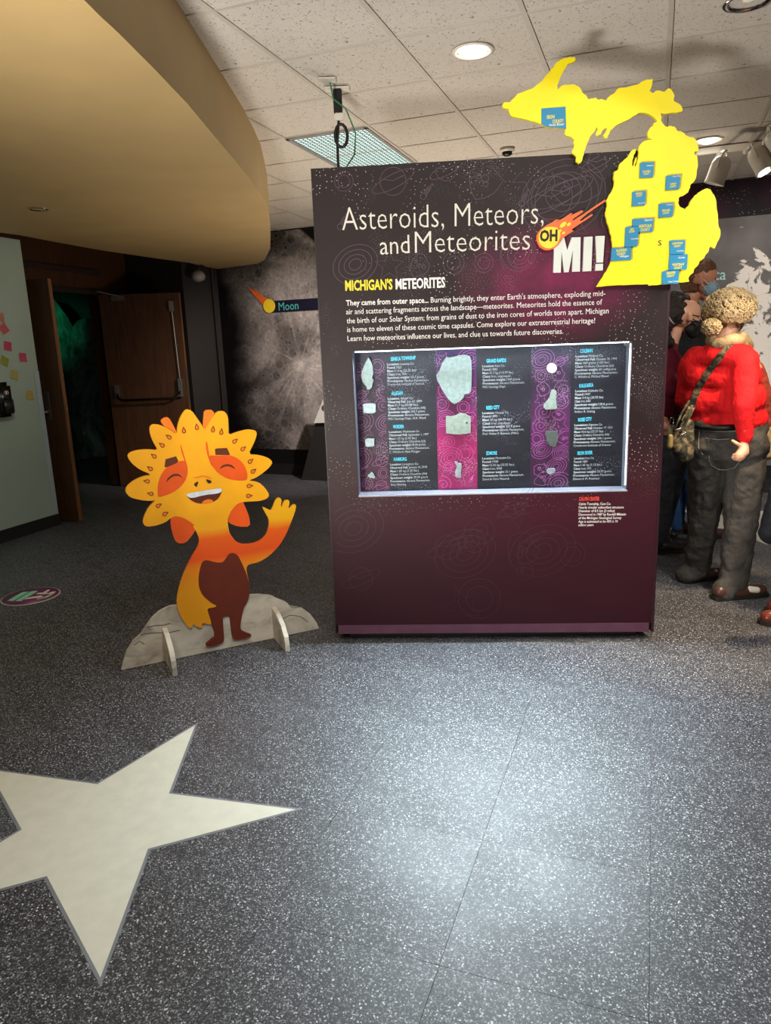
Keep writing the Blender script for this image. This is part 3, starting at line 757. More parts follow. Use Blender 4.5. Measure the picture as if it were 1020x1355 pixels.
# bottom sill catches the light
box('sill', (ux0, -.003, uz0-.006), (ux1+.004, .012, uz0), mat('pale_aluminium', '8c8791', .35), case)
bm = bmesh.new(); add_tube(bm, [(ux1-.028, -.012, uz1-.012), (ux1-.028, .0, uz1-.012)], .008, 12); bm_obj('case_lock', bm, M_STEEL, case)
gm = bpy.data.materials.new('case_glass'); gm.use_nodes = True; nt = gm.node_tree
for nn in list(nt.nodes): nt.nodes.remove(nn)
out = nt.nodes.new('ShaderNodeOutputMaterial'); tr = nt.nodes.new('ShaderNodeBsdfTransparent'); gl = nt.nodes.new('ShaderNodeBsdfGlossy'); fr = nt.nodes.new('ShaderNodeFresnel'); mx = nt.nodes.new('ShaderNodeMixShader')
gl.inputs['Roughness'].default_value = .02; tr.inputs[0].default_value = (.96, .98, .98, 1); fr.inputs[0].default_value = 1.5
mn = nt.nodes.new('ShaderNodeMath'); mn.operation = 'MINIMUM'; mn.inputs[1].default_value = .10; nt.links.new(fr.outputs[0], mn.inputs[0]); nt.links.new(mn.outputs[0], mx.inputs[0]); nt.links.new(tr.outputs[0], mx.inputs[1]); nt.links.new(gl.outputs[0], mx.inputs[2]); nt.links.new(mx.outputs[0], out.inputs[0])
box('glass_pane', (ux0+.001, .003, uz0+.001), (ux1-.001, .007, uz1-.001), gm, case)

# lettering on the front
M_LET = mat('cream_lettering', 'cfc8bc', .6, var=.03); M_WLET = mat('white_lettering', 'dedad6', .6, var=.02); M_YLET = mat('yellow_lettering', 'e2cf24', .6, var=.03)
M_TLET = mat('teal_lettering', '46b4cc', .6, var=.02); M_RLET = mat('red_lettering', 'cc3a26', .6, var=.02)
def L(px, py): return PF.loc(px, py)
T = Text(); T.line('Asteroids, Meteors,', L(453, 305), L(719, 296), .097, -.012); T.line('and', L(503, 337), L(542, 335), .078, -.005); T.line('Meteorites', L(549, 335), L(701, 330.5), .092, -.012)
T.make('title_lettering', .0016, M_LET, cab)
T = Text(); T.line("MICHIGAN'S", L(457, 384.5), L(519.5, 382.5), .042, .03); T.make('heading_lettering', .0016, M_YLET, cab)
T = Text(); T.line('METEORITES', L(523.5, 382.5), L(589, 380), .042, .03); T.make('heading_lettering', .0016, M_WLET, cab)
T = Text()
T.line('They came from outer space...', L(458, 404.5), L(567, 400.5), .0235, .018)
T.line("Burning brightly, they enter Earth's atmosphere, exploding mid-", L(570, 400.5), L(800.5, 391.5), .0235)
T.line('air and scattering fragments across the landscape\u2014meteorites. Meteorites hold the essence of', L(458, 416), L(796.5, 403), .0235)
T.line('the birth of our Solar System; from grains of dust to the iron cores of worlds torn apart. Michigan', L(459, 428), L(805, 414.5), .0235)
T.line('is home to eleven of these cosmic time capsules. Come explore our extraterrestrial heritage!', L(459.5, 439.5), L(787, 427.5), .0235)
T.line('Learn how meteorites influence our lives, and clue us towards future discoveries.', L(460, 451.5), L(745, 441.5), .0235)
T.make('paragraph_lettering', .0016, M_WLET, cab)
T = Text(); T.line('CALVIN CRATER', L(766, 662.5), L(793, 662), .017, .04); T.make('crater_heading', .0016, M_RLET, cab)
T = Text()
for k, (s, x1) in enumerate([('Calvin Township, Cass Co.', 808), ('Nearly circular subsurface structure', 825), ('Diameter of 8.5 km (5 miles)', 813), ('Discovered in 1987 by Randall Milstein', 828), ('of the Michigan Geological Survey', 822), ('Age is estimated to be 450 \u00b1 10', 817), ('million years', 785)]):
    y = 668.3+k*4.65; T.line(s, L(765.7-k*.1, y), L(x1, y-.4), .0115, .01)
T.make('crater_lettering', .0016, M_WLET, cab)
PR = ('Provenance:', ' Abrams Planetarium,')
blocks = [
 (517, 477.5, 550, 475.5, 'SENECA TOWNSHIP', 512, [('Location:', ' Lenawee Co.', 548), ('Found:', ' 1923', 531), ('Mass:', ' 11.5 kg (25.35 lbs)', 550), ('Class:', ' Iron, IVA', 538), ('Specimen weight:', ' 131.7 grams', 561), (*PR, 567), ('', 'Cranbrook Institute of Science', 561)]),
 (518, 523, 533, 522, 'ALLEGAN', 513, [('Location:', ' Allegan Co.', 547), ('Observed Fall:', ' July 10, 1899', 558), ('Mass:', ' 31.7 kg (69.88 lbs.)', 553), ('Class:', ' Ordinary Chondrite (H5)', 563), ('Specimen weight:', ' 202.7 grams', 562), (*PR, 568), ('', 'MSU Geology Dept., H.A. Ward', 563)]),
 (520, 567, 534, 566.5, 'WORDEN', 514.5, [('Location:', ' Washtenaw Co.', 555), ('Observed Fall:', ' September 1, 1997', 567), ('Mass:', ' 1.55 kg (3.42 lbs.)', 551), ('Class:', ' Ordinary Chondrite (L5)', 563), ('Specimen weight:', ' 18.58 grams', 563), (*PR, 568), ('', 'C. Whitford, Matt Morgan', 555)]),
 (521, 610, 538, 609.5, 'HAMBURG', 516, [('Location:', ' Livingston Co.', 554), ('Observed Fall:', ' January 16, 2018', 565), ('Mass:', ' 1.00 kg (2.20 lbs.)', 554), ('Class:', ' Ordinary Chondrite (H4)', 565), ('Specimen weight:', ' 29.39 grams', 566), (*PR, 569), ('', 'Amy Hansing', 537)]),
 (643.5, 480, 669.5, 479, 'GRAND RAPIDS', 638, [('Location:', ' Kent Co.', 668), ('Found:', ' 1883', 658), ('Mass:', ' 51.7 kg (113.97 lbs.)', 679), ('Class:', ' Iron, ungrouped', 675), ('Specimen weight:', ' 1340 grams', 688), (*PR, 694), ('', 'MSU Geology Dept.', 669)]),
 (643.5, 542, 661, 541, 'REED CITY', 638, [('Location:', ' Osceola Co.', 673), ('Found:', ' 1895', 658), ('Mass:', ' 20 kg (44.09 lbs.)', 677), ('Class:', ' Iron, ungrouped', 675), ('Specimen weight:', ' 425.8 grams', 688), (*PR, 693), ('', 'Prof. Walter P. Beinows (MAC)', 686)]),
 (643.5, 602, 657.5, 601.5, 'EDMORE', 638, [('Location:', ' Montcalm Co.', 676), ('Found:', ' 1938', 659), ('Mass:', ' 15.22 kg (33.55 lbs.)', 680), ('Class:', ' Iron, IIIAB', 664), ('Specimen weight:', ' 33.1 grams', 685), (*PR, 693), ('', 'David & Chris Mazurek', 674)]),
 (767.5, 467, 784, 466, 'COLEMAN', 761.5, [('Location:', ' Midland Co.', 798), ('Observed Fall:', ' October 20, 1994', 816), ('Mass:', ' 469 grams (1.03 lbs.)', 806), ('Class:', ' Ordinary Chondrite (L6)', 812), ('Specimen weight:', ' 60 milligrams', 815), (*PR, 817), ('', 'C. Whitford, Michael Blood', 805)]),
 (766.5, 513, 785, 511.5, 'KALKASKA', 761, [('Location:', ' Kalkaska Co.', 798), ('Found:', ' 1947', 781), ('Mass:', ' 9.4 kg (20.72 lbs)', 798), ('Class:', ' Iron, IIIAB', 781), ('Specimen weight:', ' 138.8 grams', 811), (*PR, 815), ('', 'Arthur R. Sieting', 787)]),
 (765, 558, 783, 556.5, 'ROSE CITY', 760, [('Location:', ' Ogemaw Co.', 797), ('Observed Fall:', ' October 17, 1921', 810), ('Mass:', ' 10.6 kg (23.37 lbs)', 798), ('Class:', ' Ordinary Chondrite (H5)', 806), ('Specimen weight:', ' 246.1 grams', 809), (*PR, 814), ('', 'Cranbrook Institute of Science', 808)]),
 (764, 602, 784, 601, 'IRON RIVER', 759.5, [('Location:', ' Iron Co.', 786), ('Found:', ' 1889', 777), ('Mass:', ' 1.42 kg (3.13 lbs.)', 796), ('Class:', ' Iron, IVA', 782), ('Specimen weight:', ' 50.97 grams', 809), (*PR, 813), ('', 'Ellsworth M. Peterson', 793)]),
]
BW = -BD+.0014; M_CLET = mat('grey_white_lettering', 'a9adb0', .6, var=.02)
for hx, hy, hx1, hy1, head, tx, lines in blocks:
    T = Text(); T.line(head, PF.loc(hx, hy, BW), PF.loc(hx1, hy1, BW), .0165, .03); T.make('specimen_heading', BW, M_TLET, case)
    T = Text(); n = len(lines)
    pitch = 4.45 if tx < 600 else (4.6 if tx < 700 else 4.55)
    sl = -.03
    for k, (b, r, xe) in enumerate(lines):
        y = hy+6.0+k*pitch; x = tx-(k*.22 if tx > 700 else -k*.12)
        tot = len(b)*1.12+len(r)
        xm = x+(xe-x)*(len(b)*1.12/tot)
        if b: T.line(b, PF.loc(x, y, BW), PF.loc(xm, y+sl*(xm-x), BW), .0105, .02)
        T.line(r.strip(), PF.loc(xm+(1.2 if b else 0), y+sl*(xm-x), BW), PF.loc(xe, y+sl*(xe-x), BW), .0105)
    T.make('specimen_lettering', BW, M_CLET, case)
# printed doodles on the front
ink = Ink()
spots = [(520, 240, 26), (590, 225, 20), (560, 260, 16), (640, 240, 24), (700, 230, 22), (760, 240, 34), (790, 215, 18), (730, 262, 40), (470, 350, 22), (515, 352, 18), (555, 352, 16), (600, 348, 16), (686, 335, 26), (640, 348, 14), (760, 300, 18), (785, 345, 20), (450, 300, 16), (455, 240, 14), (810, 290, 10), (690, 270, 16)]
for x, y, r in spots:
    u, v = PF.loc(x, y); ink.rnd(u, v, r*.0036, .0020)
ink.planet(*PF.loc(745, 255), .075, .002); ink.spiral(*PF.loc(686, 337), .085, .002)
u, v = PF.loc(745, 262)
for rr in (.10, .125, .15): ink.circle(u, v, rr, .0018, 1.2, .3)
for k in range(16):
    u = random.uniform(.05, CW-.08); v = random.uniform(.12, .66); ink.rnd(u, v, random.uniform(.05, .13), .0015)
ink.clip(.01, CW-.01, .09, CT-.01)
up = [f for f in ink.f if ink.v[f[0]][1] > .72]; lowf = [f for f in ink.f if ink.v[f[0]][1] < .71]
up = [f for f in up if not (ux0-.01 < ink.v[f[0]][0] < ux1+.01 and uz0-.01 < ink.v[f[0]][1] < uz1+.01)]
a = Ink(); a.v = ink.v; a.f = up; a.make('printed_doodles', .0013, mat('mauve_ink', '523a4b', .5), cab)
a = Ink(); a.v = ink.v; a.f = lowf; a.make('printed_doodles', .0013, mat('dim_maroon_ink', '3a1a25', .5), cab)
# comet emblem with OH, and MI!
def c6(x, y): return (700+x*.11765, 250+y*.11765)
cm = [(100, 490), (130, 455), (200, 405), (260, 375), (300, 345), (345, 343), (285, 385), (390, 325), (470, 272), (488, 278), (455, 305), (590, 240), (608, 245), (600, 262), (500, 335), (488, 350), (500, 352), (600, 290), (700, 220), (850, 120), (862, 128), (855, 142), (760, 205), (660, 275), (570, 350), (580, 362), (640, 325), (700, 285), (715, 283), (712, 298), (640, 350), (560, 400), (480, 455), (500, 475), (440, 510), (390, 545), (360, 570), (340, 610), (310, 645), (270, 675), (220, 690), (170, 685), (120, 655), (95, 610), (82, 560), (85, 520)]
em = poly('comet_emblem', PF.tr(cm, .03, c6), -.03, -.018, M_ORG, cab)
yl = [(105, 530), (120, 490), (150, 455), (190, 430), (235, 425), (290, 430), (320, 437), (325, 460), (345, 460), (365, 450), (365, 475), (345, 495), (355, 515), (345, 545), (335, 580), (315, 620), (280, 650), (240, 668), (190, 665), (140, 640), (112, 600)]
bm = bmesh.new(); add_poly(bm, smooth_closed(PF.tr(yl, .032, c6)), -.032, -.0305)
for (x, y, a, b, r) in ((383, 403, 38, 20, .65), (447, 398, 22, 14, .6), (387, 495, 17, 12, .4)):
    c = PF.loc(*c6(x, y), .032); add_poly(bm, disc_pts(c[0], c[1], a*.00042, 14, 1, b/a, r), -.032, -.0305)
bm_obj('comet_core', bm, M_YEL, em)
T = Text(); T.line('OH', PF.loc(*c6(118, 588), .033), PF.loc(*c6(318, 580), .033), .043, .045); T.make('comet_lettering', .0331, mat('black_print', '14100c', .6), em)
M_MI = mat('white_raised_letter', 'cfd3cc', .5, var=.04)
for pts in ([(272, 943), (285, 560), (395, 548), (428, 690), (480, 545), (580, 542), (572, 928), (485, 932), (492, 690), (445, 935), (395, 938), (365, 700), (357, 940)], [(620, 540), (715, 535), (700, 922), (604, 928)]):
    poly('raised_letter', PF.tr(pts, .015, c6), -.015, -.001, M_MI, cab)
bm = bmesh.new()
for pts in ([(748, 530), (852, 527), (832, 825), (760, 828)], [(750, 843), (832, 840), (830, 915), (745, 920)]): add_poly(bm, PF.tr(pts, .015, c6), -.015, -.001)
bm_obj('raised_letter', bm, M_MI, cab)

# ------------------------------------------------------------------ meteorites in the case
def c1(x, y): return (460+x*.17647, 450+y*.17647)
def c3(x, y): return (700+x*.1992, 440+y*.1992)
MW = -BD+.02
def m_met(nm, c, v=.2):
    t = NT(nm); n1 = t.noise(60, 5, None, .5); t.fin(t.ramp(n1, [(.3, tuple(x*(1-v) for x in hexc(c))), (.7, tuple(min(1, x*(1+v)) for x in hexc(c)))]), .45, .25, .5); t.bump(n1, .3, .002); return t.m
M_MT = m_met('etched_iron', '7d8986'); M_MT2 = m_met('etched_iron_pale', '858e84'); M_MTC = m_met('pale_chondrite', '8b9696', .3)
mets = [
 ('leaf-shaped upright grey meteorite slice at top left of the case', c1, [(155, 130), (168, 150), (180, 175), (188, 215), (192, 250), (180, 285), (195, 300), (185, 325), (180, 355), (160, 372), (143, 370), (142, 350), (115, 320), (102, 280), (104, 240), (120, 200), (135, 165)], M_MT),
 ('small rough silver block meteorite under the leaf-shaped slice', c1, [(115, 482), (150, 476), (185, 476), (208, 482), (208, 540), (190, 550), (150, 548), (118, 548)], M_MTC),
 ('small pale cube meteorite, third down the left column of the case', c1, [(130, 748), (150, 738), (175, 742), (198, 740), (198, 796), (165, 800), (135, 798)], M_MTC),
 ('tiny knobbly meteorite crumb at bottom left of the case', c1, [(150, 1015), (165, 1005), (175, 992), (190, 1000), (195, 1015), (205, 1030), (195, 1040), (180, 1030), (170, 1035), (155, 1025)], M_MTC),
 ('largest shield-shaped grey meteorite slice in the middle of the case', c1, [(740, 125), (760, 132), (800, 125), (840, 112), (880, 108), (915, 122), (928, 160), (930, 280), (926, 385), (905, 402), (875, 408), (870, 430), (840, 460), (800, 480), (775, 465), (740, 425), (715, 385), (695, 345), (672, 305), (664, 265), (690, 225), (705, 180)], M_MT),
 ('rectangular pale meteorite slab with a dark spot below the largest slice', c1, [(736, 570), (770, 572), (810, 565), (845, 545), (880, 552), (922, 575), (922, 695), (890, 702), (830, 708), (738, 700)], M_MT2),
 ('small forked meteorite fragment on the magenta print', c1, [(800, 912), (815, 908), (830, 925), (850, 925), (855, 945), (848, 985), (852, 1028), (830, 1033), (808, 1026), (805, 990), (812, 975), (818, 945)], M_MTC),
 ('round white disc holding a milligram specimen', c3, disc_pts(151, 236, 33, 20), None),
 ('boot-shaped pale meteorite slice below the white disc', c3, [(150, 380), (165, 378), (178, 385), (184, 405), (178, 425), (180, 465), (187, 495), (180, 508), (150, 510), (110, 512), (97, 495), (98, 478), (120, 455), (138, 430), (142, 405)], M_MT2),
 ('dark grey shield-shaped meteorite slice in the right column', c3, [(108, 658), (140, 653), (192, 658), (192, 690), (185, 740), (172, 762), (145, 755), (120, 725), (112, 690)], m_met('dark_chondrite', '4f5550')),
 ('small wedge meteorite at the foot of the right column', c3, [(120, 912), (140, 904), (172, 905), (175, 920), (160, 935), (138, 942), (122, 935)], M_MTC)]
for lab, f, pts, mt in mets:
    P = PF.tr(pts, MW, f); cxm = sum(p[0] for p in P)/len(P); czm = sum(p[1] for p in P)/len(P)
    big = (max(p[1] for p in P)-min(p[1] for p in P))
    loc = [(p[0]-cxm, p[1]-czm) for p in P]
    bm = bmesh.new(); th = .010 if big > .05 else .016
    if mt is None:
        add_poly(bm, loc, 0, .006); o = bm_obj('specimen_disc', bm, mat('white_disc', 'f2f4f2', .4, var=.02))
        c = 'disc'
    else:
        add_poly(bm, loc, 0, th)
        bmesh.ops.remove_doubles(bm, verts=bm.verts, dist=1e-5)
        ed = [e for e in bm.edges if len(e.link_faces) == 2 and all(abs(v.co.y) < 1e-6 for v in e.verts) and any(abs(fc.normal.y) < .5 for fc in e.link_faces)]
        bmesh.ops.recalc_face_normals(bm, faces=bm.faces)
        o = bm_obj('meteorite', bm, mt); c = 'meteorite'
    wp = PF.W(cxm, czm, MW); o.location = wp; o.rotation_euler = (0, 0, PF.a)
    tag(o, lab, c, 'specimens in the glass case')
    if 'dark spot' in lab:
        q = PF.loc(*c1(893, 620), MW); bm = bmesh.new(); add_poly(bm, disc_pts(q[0]-cxm, q[1]-czm, .0045, 10), -.0006, .001); bm_obj('dark_inclusion', bm, M_BLACK, o)

# ------------------------------------------------------------------ yellow state map
def k3(x, y): return (640+x*.3725, 60+y*.3725)
def k5(x, y): return (780+x*.17717, 150+y*.17717)
def k4(x, y): return (650+x*.15686, 60+y*.15686)
up_top = [(65, 215), (72, 203), (95, 200), (110, 185), (120, 172), (160, 157), (180, 148), (200, 132), (215, 115), (240, 85), (258, 62), (280, 48), (305, 41), (325, 42), (326, 53), (315, 60), (300, 65), (290, 80), (280, 98), (270, 118), (262, 142), (262, 157), (270, 150), (278, 142), (300, 140), (320, 138), (335, 145), (345, 155), (355, 172), (368, 185), (372, 192), (390, 188), (398, 186), (408, 193), (418, 190), (432, 196), (440, 185), (450, 177), (465, 168), (475, 155), (490, 150), (520, 145), (550, 137), (570, 125), (600, 119), (598, 140), (590, 163), (600, 170), (610, 162), (625, 160), (640, 165), (655, 152), (665, 155), (672, 165), (678, 180), (675, 197), (690, 205), (700, 213), (706, 225), (705, 235), (690, 238), (665, 240), (645, 243), (628, 240), (632, 255), (629, 264)]
lp = [(540, 65), (560, 90), (575, 100), (605, 92), (630, 98), (648, 115), (652, 130), (680, 132), (705, 145), (715, 160), (745, 175), (775, 178), (795, 195), (800, 215), (812, 250), (812, 285), (785, 285), (783, 305), (805, 320), (808, 345), (808, 400), (800, 440), (795, 480), (775, 515), (752, 535), (748, 560), (735, 590), (715, 605), (680, 620), (665, 640), (662, 670), (672, 695), (712, 718), (725, 700), (745, 685), (755, 655), (770, 635), (790, 610), (815, 590), (840, 575), (875, 560), (905, 570), (930, 610), (945, 650), (948, 700), (958, 760), (960, 810), (965, 850), (978, 885), (970, 930), (945, 985), (935, 1008), (905, 992), (893, 1005), (890, 1025), (870, 1050), (855, 1080), (820, 1105), (805, 1140), (780, 1165), (775, 1190), (745, 1215), (737, 1235), (744, 1255), (660, 1265), (640, 1272), (540, 1277), (445, 1286), (442, 1275), (300, 1280), (180, 1285), (50, 1295), (100, 1220), (140, 1150), (158, 1110), (175, 1060), (172, 990), (165, 915), (140, 830), (118, 760), (125, 720), (132, 690), (125, 650), (145, 610), (175, 560), (185, 520), (180, 470), (185, 435), (215, 420), (225, 375), (255, 350), (285, 325), (300, 300), (325, 270), (345, 265), (345, 280), (330, 310), (320, 350), (317, 385), (325, 398), (338, 350), (352, 322), (345, 370), (336, 400), (352, 375), (364, 330), (370, 290), (368, 255), (375, 235), (395, 215), (430, 200), (470, 195), (445, 188), (435, 165), (437, 135), (455, 105), (480, 90), (475, 75), (500, 65)]
up_bot = [(616, 267), (605, 255), (595, 248), (575, 240), (550, 240), (535, 250), (520, 260), (505, 268), (490, 275), (470, 285), (462, 292), (452, 300), (447, 312), (438, 330), (428, 328), (425, 318), (435, 305), (440, 292), (430, 295), (420, 305), (412, 318), (402, 323), (398, 312), (405, 300), (402, 290), (395, 305), (385, 315), (375, 330), (368, 345), (360, 370), (352, 395), (346, 415), (338, 420), (328, 412), (330, 395), (318, 385), (314, 378), (322, 360), (318, 345), (322, 335), (310, 325), (292, 320), (288, 312), (290, 297), (275, 293), (255, 292), (245, 288), (230, 293), (205, 280), (180, 270), (145, 262), (100, 252), (93, 245), (88, 225), (70, 222)]
MPW = .045
mp_pts = PF.tr([k3(*p) for p in up_top]+[k5(*p) for p in lp]+[k3(*p) for p in up_bot], MPW)
jag = []
rj = random.Random(3)
for a, b in zip(mp_pts, mp_pts[1:]+mp_pts[:1]):
    jag.append(a); d = math.hypot(b[0]-a[0], b[1]-a[1])
    if .012 < d < .09:
        n_ = 2 if d > .025 else 1
        for k in range(1, n_+1):
            f = k/(n_+1); jag.append((a[0]+(b[0]-a[0])*f+rj.uniform(-.0018, .0018), a[1]+(b[1]-a[1])*f+rj.uniform(-.0018, .0018)))
smap = thing('state_map', 'bright yellow two-part peninsula map board mounted on the cabinet corner', 'map', PF.o, PF.a)
poly('map_board', jag, -MPW, -MPW+.016, mat('bright_yellow_paint', 'f6e200', .45, var=.02), smap)
for u, v in (PF.loc(820, 230), PF.loc(820, 340), PF.loc(865, 300), PF.loc(700, 150)):
    if u < CW-.05 and v < CT-.05: tube('standoff', [(u, -.0015, v), (u, -MPW+.017, v)], .02, M_STEEL, smap, 12)
M_PLATE = mat('teal_blue_plate', '1580ab', .45, var=.04)
plates = [
 (k4, [(422, 533), (625, 518), (630, 705), (600, 700), (560, 692), (530, 690), (480, 690), (450, 680), (422, 660)], ['IRON', 'COUNTY'], 'Iron River', .66, .16),
 (k5, [(380, 368), (480, 363), (475, 475), (375, 480)], ['KALKASKA', 'COUNTY'], 'Kalkaska', .45, .72),
 (k5, [(575, 465), (680, 457), (670, 565), (570, 572)], ['OGEMAW', 'COUNTY'], 'Rose City', .45, .85),
 (k5, [(322, 585), (420, 578), (415, 685), (318, 692)], ['OSCEOLA', 'COUNTY'], 'Reed City', .9, .12),
 (k5, [(520, 675), (622, 667), (627, 705), (620, 770), (517, 778)], ['MIDLAND', 'COUNTY'], 'Coleman', .55, .82),
 (k5, [(322, 790), (478, 782), (470, 885), (368, 890), (370, 840), (322, 842)], ['MONTCALM', 'COUNTY'], 'Edmore', .55, .80),
 (k5, [(270, 850), (368, 842), (365, 890), (357, 993), (264, 998)], ['KENT', 'COUNTY'], 'Grand Rapids', .9, .35),
 (k5, [(168, 1006), (262, 1002), (310, 1000), (310, 1095), (160, 1103)], ['ALLEGAN', 'COUNTY'], 'Allegan', .9, .25),
 (k5, [(600, 950), (715, 945), (710, 1050), (600, 1053)], ['LIVINGSTON', 'COUNTY'], 'Hamburg', .85, .18),
 (k5, [(600, 1057), (733, 1053), (727, 1165), (592, 1170)], ['WASHTENAW', 'COUNTY'], 'Worden', .42, .72),
 (k5, [(545, 1180), (590, 1175), (670, 1171), (662, 1272), (542, 1274)], ['LENAWEE', 'COUNTY'], 'Seneca Township', .9, .12)]
for k, (f, pts, nm, town, f1, f2) in enumerate(plates):
    w1 = MPW+.0145 if k else MPW+.004
    P = PF.tr(pts, w1, f); x0 = min(p[0] for p in P); x1 = max(p[0] for p in P); z0 = min(p[1] for p in P); z1 = max(p[1] for p in P)
    pl = poly('county_plate', P, -w1, -MPW-.0005, M_PLATE, smap); tag(pl, 'blue plate lettered %s' % ' '.join(nm).title())
    W = x1-x0; Hh = z1-z0; cp = min(.0135, W*.13)
    T = Text()
    zt = z0+Hh*f1-cp
    cx = (x0+x1)/2+(.01 if k == 5 else 0)
    for q, s in enumerate(nm): hw = W*.30*(len(s)/8 if len(s) < 9 else 1.1); T.line(s, (cx-hw+(0 if k else (-.012+q*.03)), zt-q*cp*1.35), (cx+hw+(0 if k else (-.012+q*.03)), zt-q*cp*1.35+.001), cp, .035)
    T.make('plate_lettering', w1+.0006, M_YLET, pl)
    T = Text(); hw = W*.26*min(1.2, len(town)/8); zt = z0+Hh*f2
    T.line('\u2022'+town, (cx+.012-hw, zt), (cx+.012+hw, zt+.001), cp*.75, .02); T.make('town_lettering', w1+.0006, M_WLET, pl)
T = Text(); T.line('S', PF.loc(*k5(510, 988), MPW+.001), PF.loc(*k5(538, 986), MPW+.001), .021, .02); T.make('map_mark', MPW+.0008, mat('olive_mark', '4d4a18', .6), smap)

# ------------------------------------------------------------------ hanging cable and ceiling box
cb = thing('power_cable', 'black and green power cable dropping from the ceiling to the cabinet top', 'cable', (0, 0, 0))
q = atz(446, 116, CH); ctop = PF.W(*[(lambda p: p)(PF.loc(450, 214, -.38))[0], CT], -.38) if False else None
base = Vector((q.x+.0, q.y, 0)); zt = CT+.004
M_GREEN = mat('green_wire', '1f7a44', .5); M_CORD = mat('black_cord', '0f0f10', .5); M_GCORD = mat('grey_cord', '6a6460', .5)
X, Y = q.x, q.y
yb = 3.341+CD-.15; xb = at(450, 214, yb).x
box('ceiling_plate', (X-.085, Y-.16, CH-.008), (X+.0, Y-.09, CH-.003), M_WHITE, cb); box('ceiling_plate', (X-.06, Y-.03, CH-.010), (X+.06, Y+.03, CH-.003), M_WHITE, cb)
box('connector_body', (X-.022, Y-.022, CH-.12), (X+.022, Y+.022, CH-.01), M_BLACK, cb, .004); box('connector_collar', (X-.018, Y-.018, CH-.155), (X+.028, Y+.018, CH-.12), M_WHITE, cb, .004)
zc = CH-.155
tube('black_cord', [(X, Y, zc), (X-.012, Y, zc-.1), (X-.012, Y-.01, zc-.22), (X-.006, Y-.03, zc-.28), (X-.006, (Y+yb)/2, (zc-.28+zt)/2), (xb-.006, yb, zt)], .007, M_CORD, cb)
tube('cord_loop', [(X+.01+.035*math.sin(a)*.9, Y, zc-.07-.055*math.cos(a)) for a in [k*2*PI/16 for k in range(17)]], .008, M_CORD, cb)
tube('green_wire', [(X-.03, Y-.1, CH-.006), (X-.02, Y-.06, CH-.07), (X+.04, Y-.04, CH-.11), (X+.085, Y-.02, CH-.22), (X+.075, Y-.02, CH-.32), (X+.03, Y-.02, CH-.38), (X-.006, Y-.03, CH-.42), (X+.004, (Y+yb)/2-.01, (CH-.42+zt)/2), (xb+.002, yb-.004, zt)], .0038, M_GREEN, cb, 6)
for z in (CH-.40, CH-.46, CH-.50):
    f = (CH-.435-z)/(CH-.435-zt) if z < CH-.435 else 0
    tube('cord_clip', [(X-.004+f*(xb-X), Y-.03+f*(yb-Y+.03), z+.012), (X-.004+f*(xb-X), Y-.03+f*(yb-Y+.03), z-.012)], .013, M_CORD, cb)

# ------------------------------------------------------------------ track lights
ta = cell(3.38, 5.87, CH-.035); tb = cell(5.2, 5.87, CH-.035)
tk = thing('light_track', 'white ceiling light track at the upper right', 'light track', (ta+tb)/2, GA)
LT = (tb-ta).length; box('track_rail', (-LT/2, -.018, -.012), (LT/2, .018, .032), M_WHITE, tk, .003)
def track_can(px, py, dY, tilt, yaw, lab, r=.062):
    top = at(px, py, dY)
    o = thing('track_light', lab, 'light', top, 0, 'white track lamps')
    Rm = Matrix.Rotation(yaw, 4, 'Z') @ Matrix.Rotation(tilt, 4, 'X')
    lathe('lamp_housing', [(0, 0), (r*.55, -.002), (r*.85, -.02), (r, -.05), (r, -.15), (r*1.06, -.165), (r*1.06, -.172), (r*.9, -.170), (r*.88, -.12), (0, -.115)], M_WHITE, o, 24, Rm)
    bm = bmesh.new(); add_tube(bm, [Rm @ Vector(p) for p in [(-r-.008, 0, -.08), (-r-.006, 0, -.03), (-r*.6, 0, .02), (0, 0, .035), (r*.6, 0, .02), (r+.006, 0, -.03), (r+.008, 0, -.08)]], .005, 8); bm_obj('yoke', bm, M_WHITE, o, True)
    rl = ta+(tb-ta)*max(0, min(1, (top-ta).dot((tb-ta).normalized())/(tb-ta).length))
    d = Vector((0, 0, rl.z-top.z))
    bm = bmesh.new(); p0 = Rm @ Vector((0, 0, .035)); add_tube(bm, [p0, Vector(((rl-top).x, (rl-top).y, d.z-.006))], .010, 10); add_box(bm, Vector(((rl-top).x, (rl-top).y, d.z-.022)), (.05, .035, .03), None, .004); bm_obj('mounting_stem', bm, M_WHITE, o)
track_can(958, 207, 5.13, .32, .9, 'white cylindrical track lamp nearest the yellow map')
track_can(998, 196, 5.0, -.5, .9, 'white track lamp tilted away, second from the yellow map')
track_can(1022, 172, 4.9, -.6, 1.2, 'white track lamp cut off by the right picture edge', .075)

# ------------------------------------------------------------------ floor decal
dc = Vector((-2.165, 4.205, 0))
rad = .168
dl = thing('floor_decal', 'round magenta floor sticker with white rim near the left wall', 'sticker', (dc.x-.03, dc.y, 0), 0)
lathe('decal_rim', [(0, .0018), (rad, .0018), (rad, .0005)], mat('white_vinyl', 'c8c0b8', .4), dl, 40)
lathe('decal_face', [(0, .0024), (rad*.955, .0024), (rad*.955, .0015)], mat('magenta_vinyl', '6c2a58', .4), dl, 40)
def dflat(name, pts, mt, z=.0030):
    bm = bmesh.new(); add_flat(bm, pts, z-.0006, z); return bm_obj(name, bm, mt, dl)
M_TEALV = mat('mint_vinyl', '7fc7a0', .4); M_CREV = mat('cream_vinyl', 'd9c3b8', .4)
for k in (0, 1):
    x = -.105+k*.052; dflat('decal_text_bar', [(x, -.075-k*.01), (x+.04, -.085-k*.01), (x+.055, .085+k*.01), (x+.015, .08+k*.01)], M_TEALV)
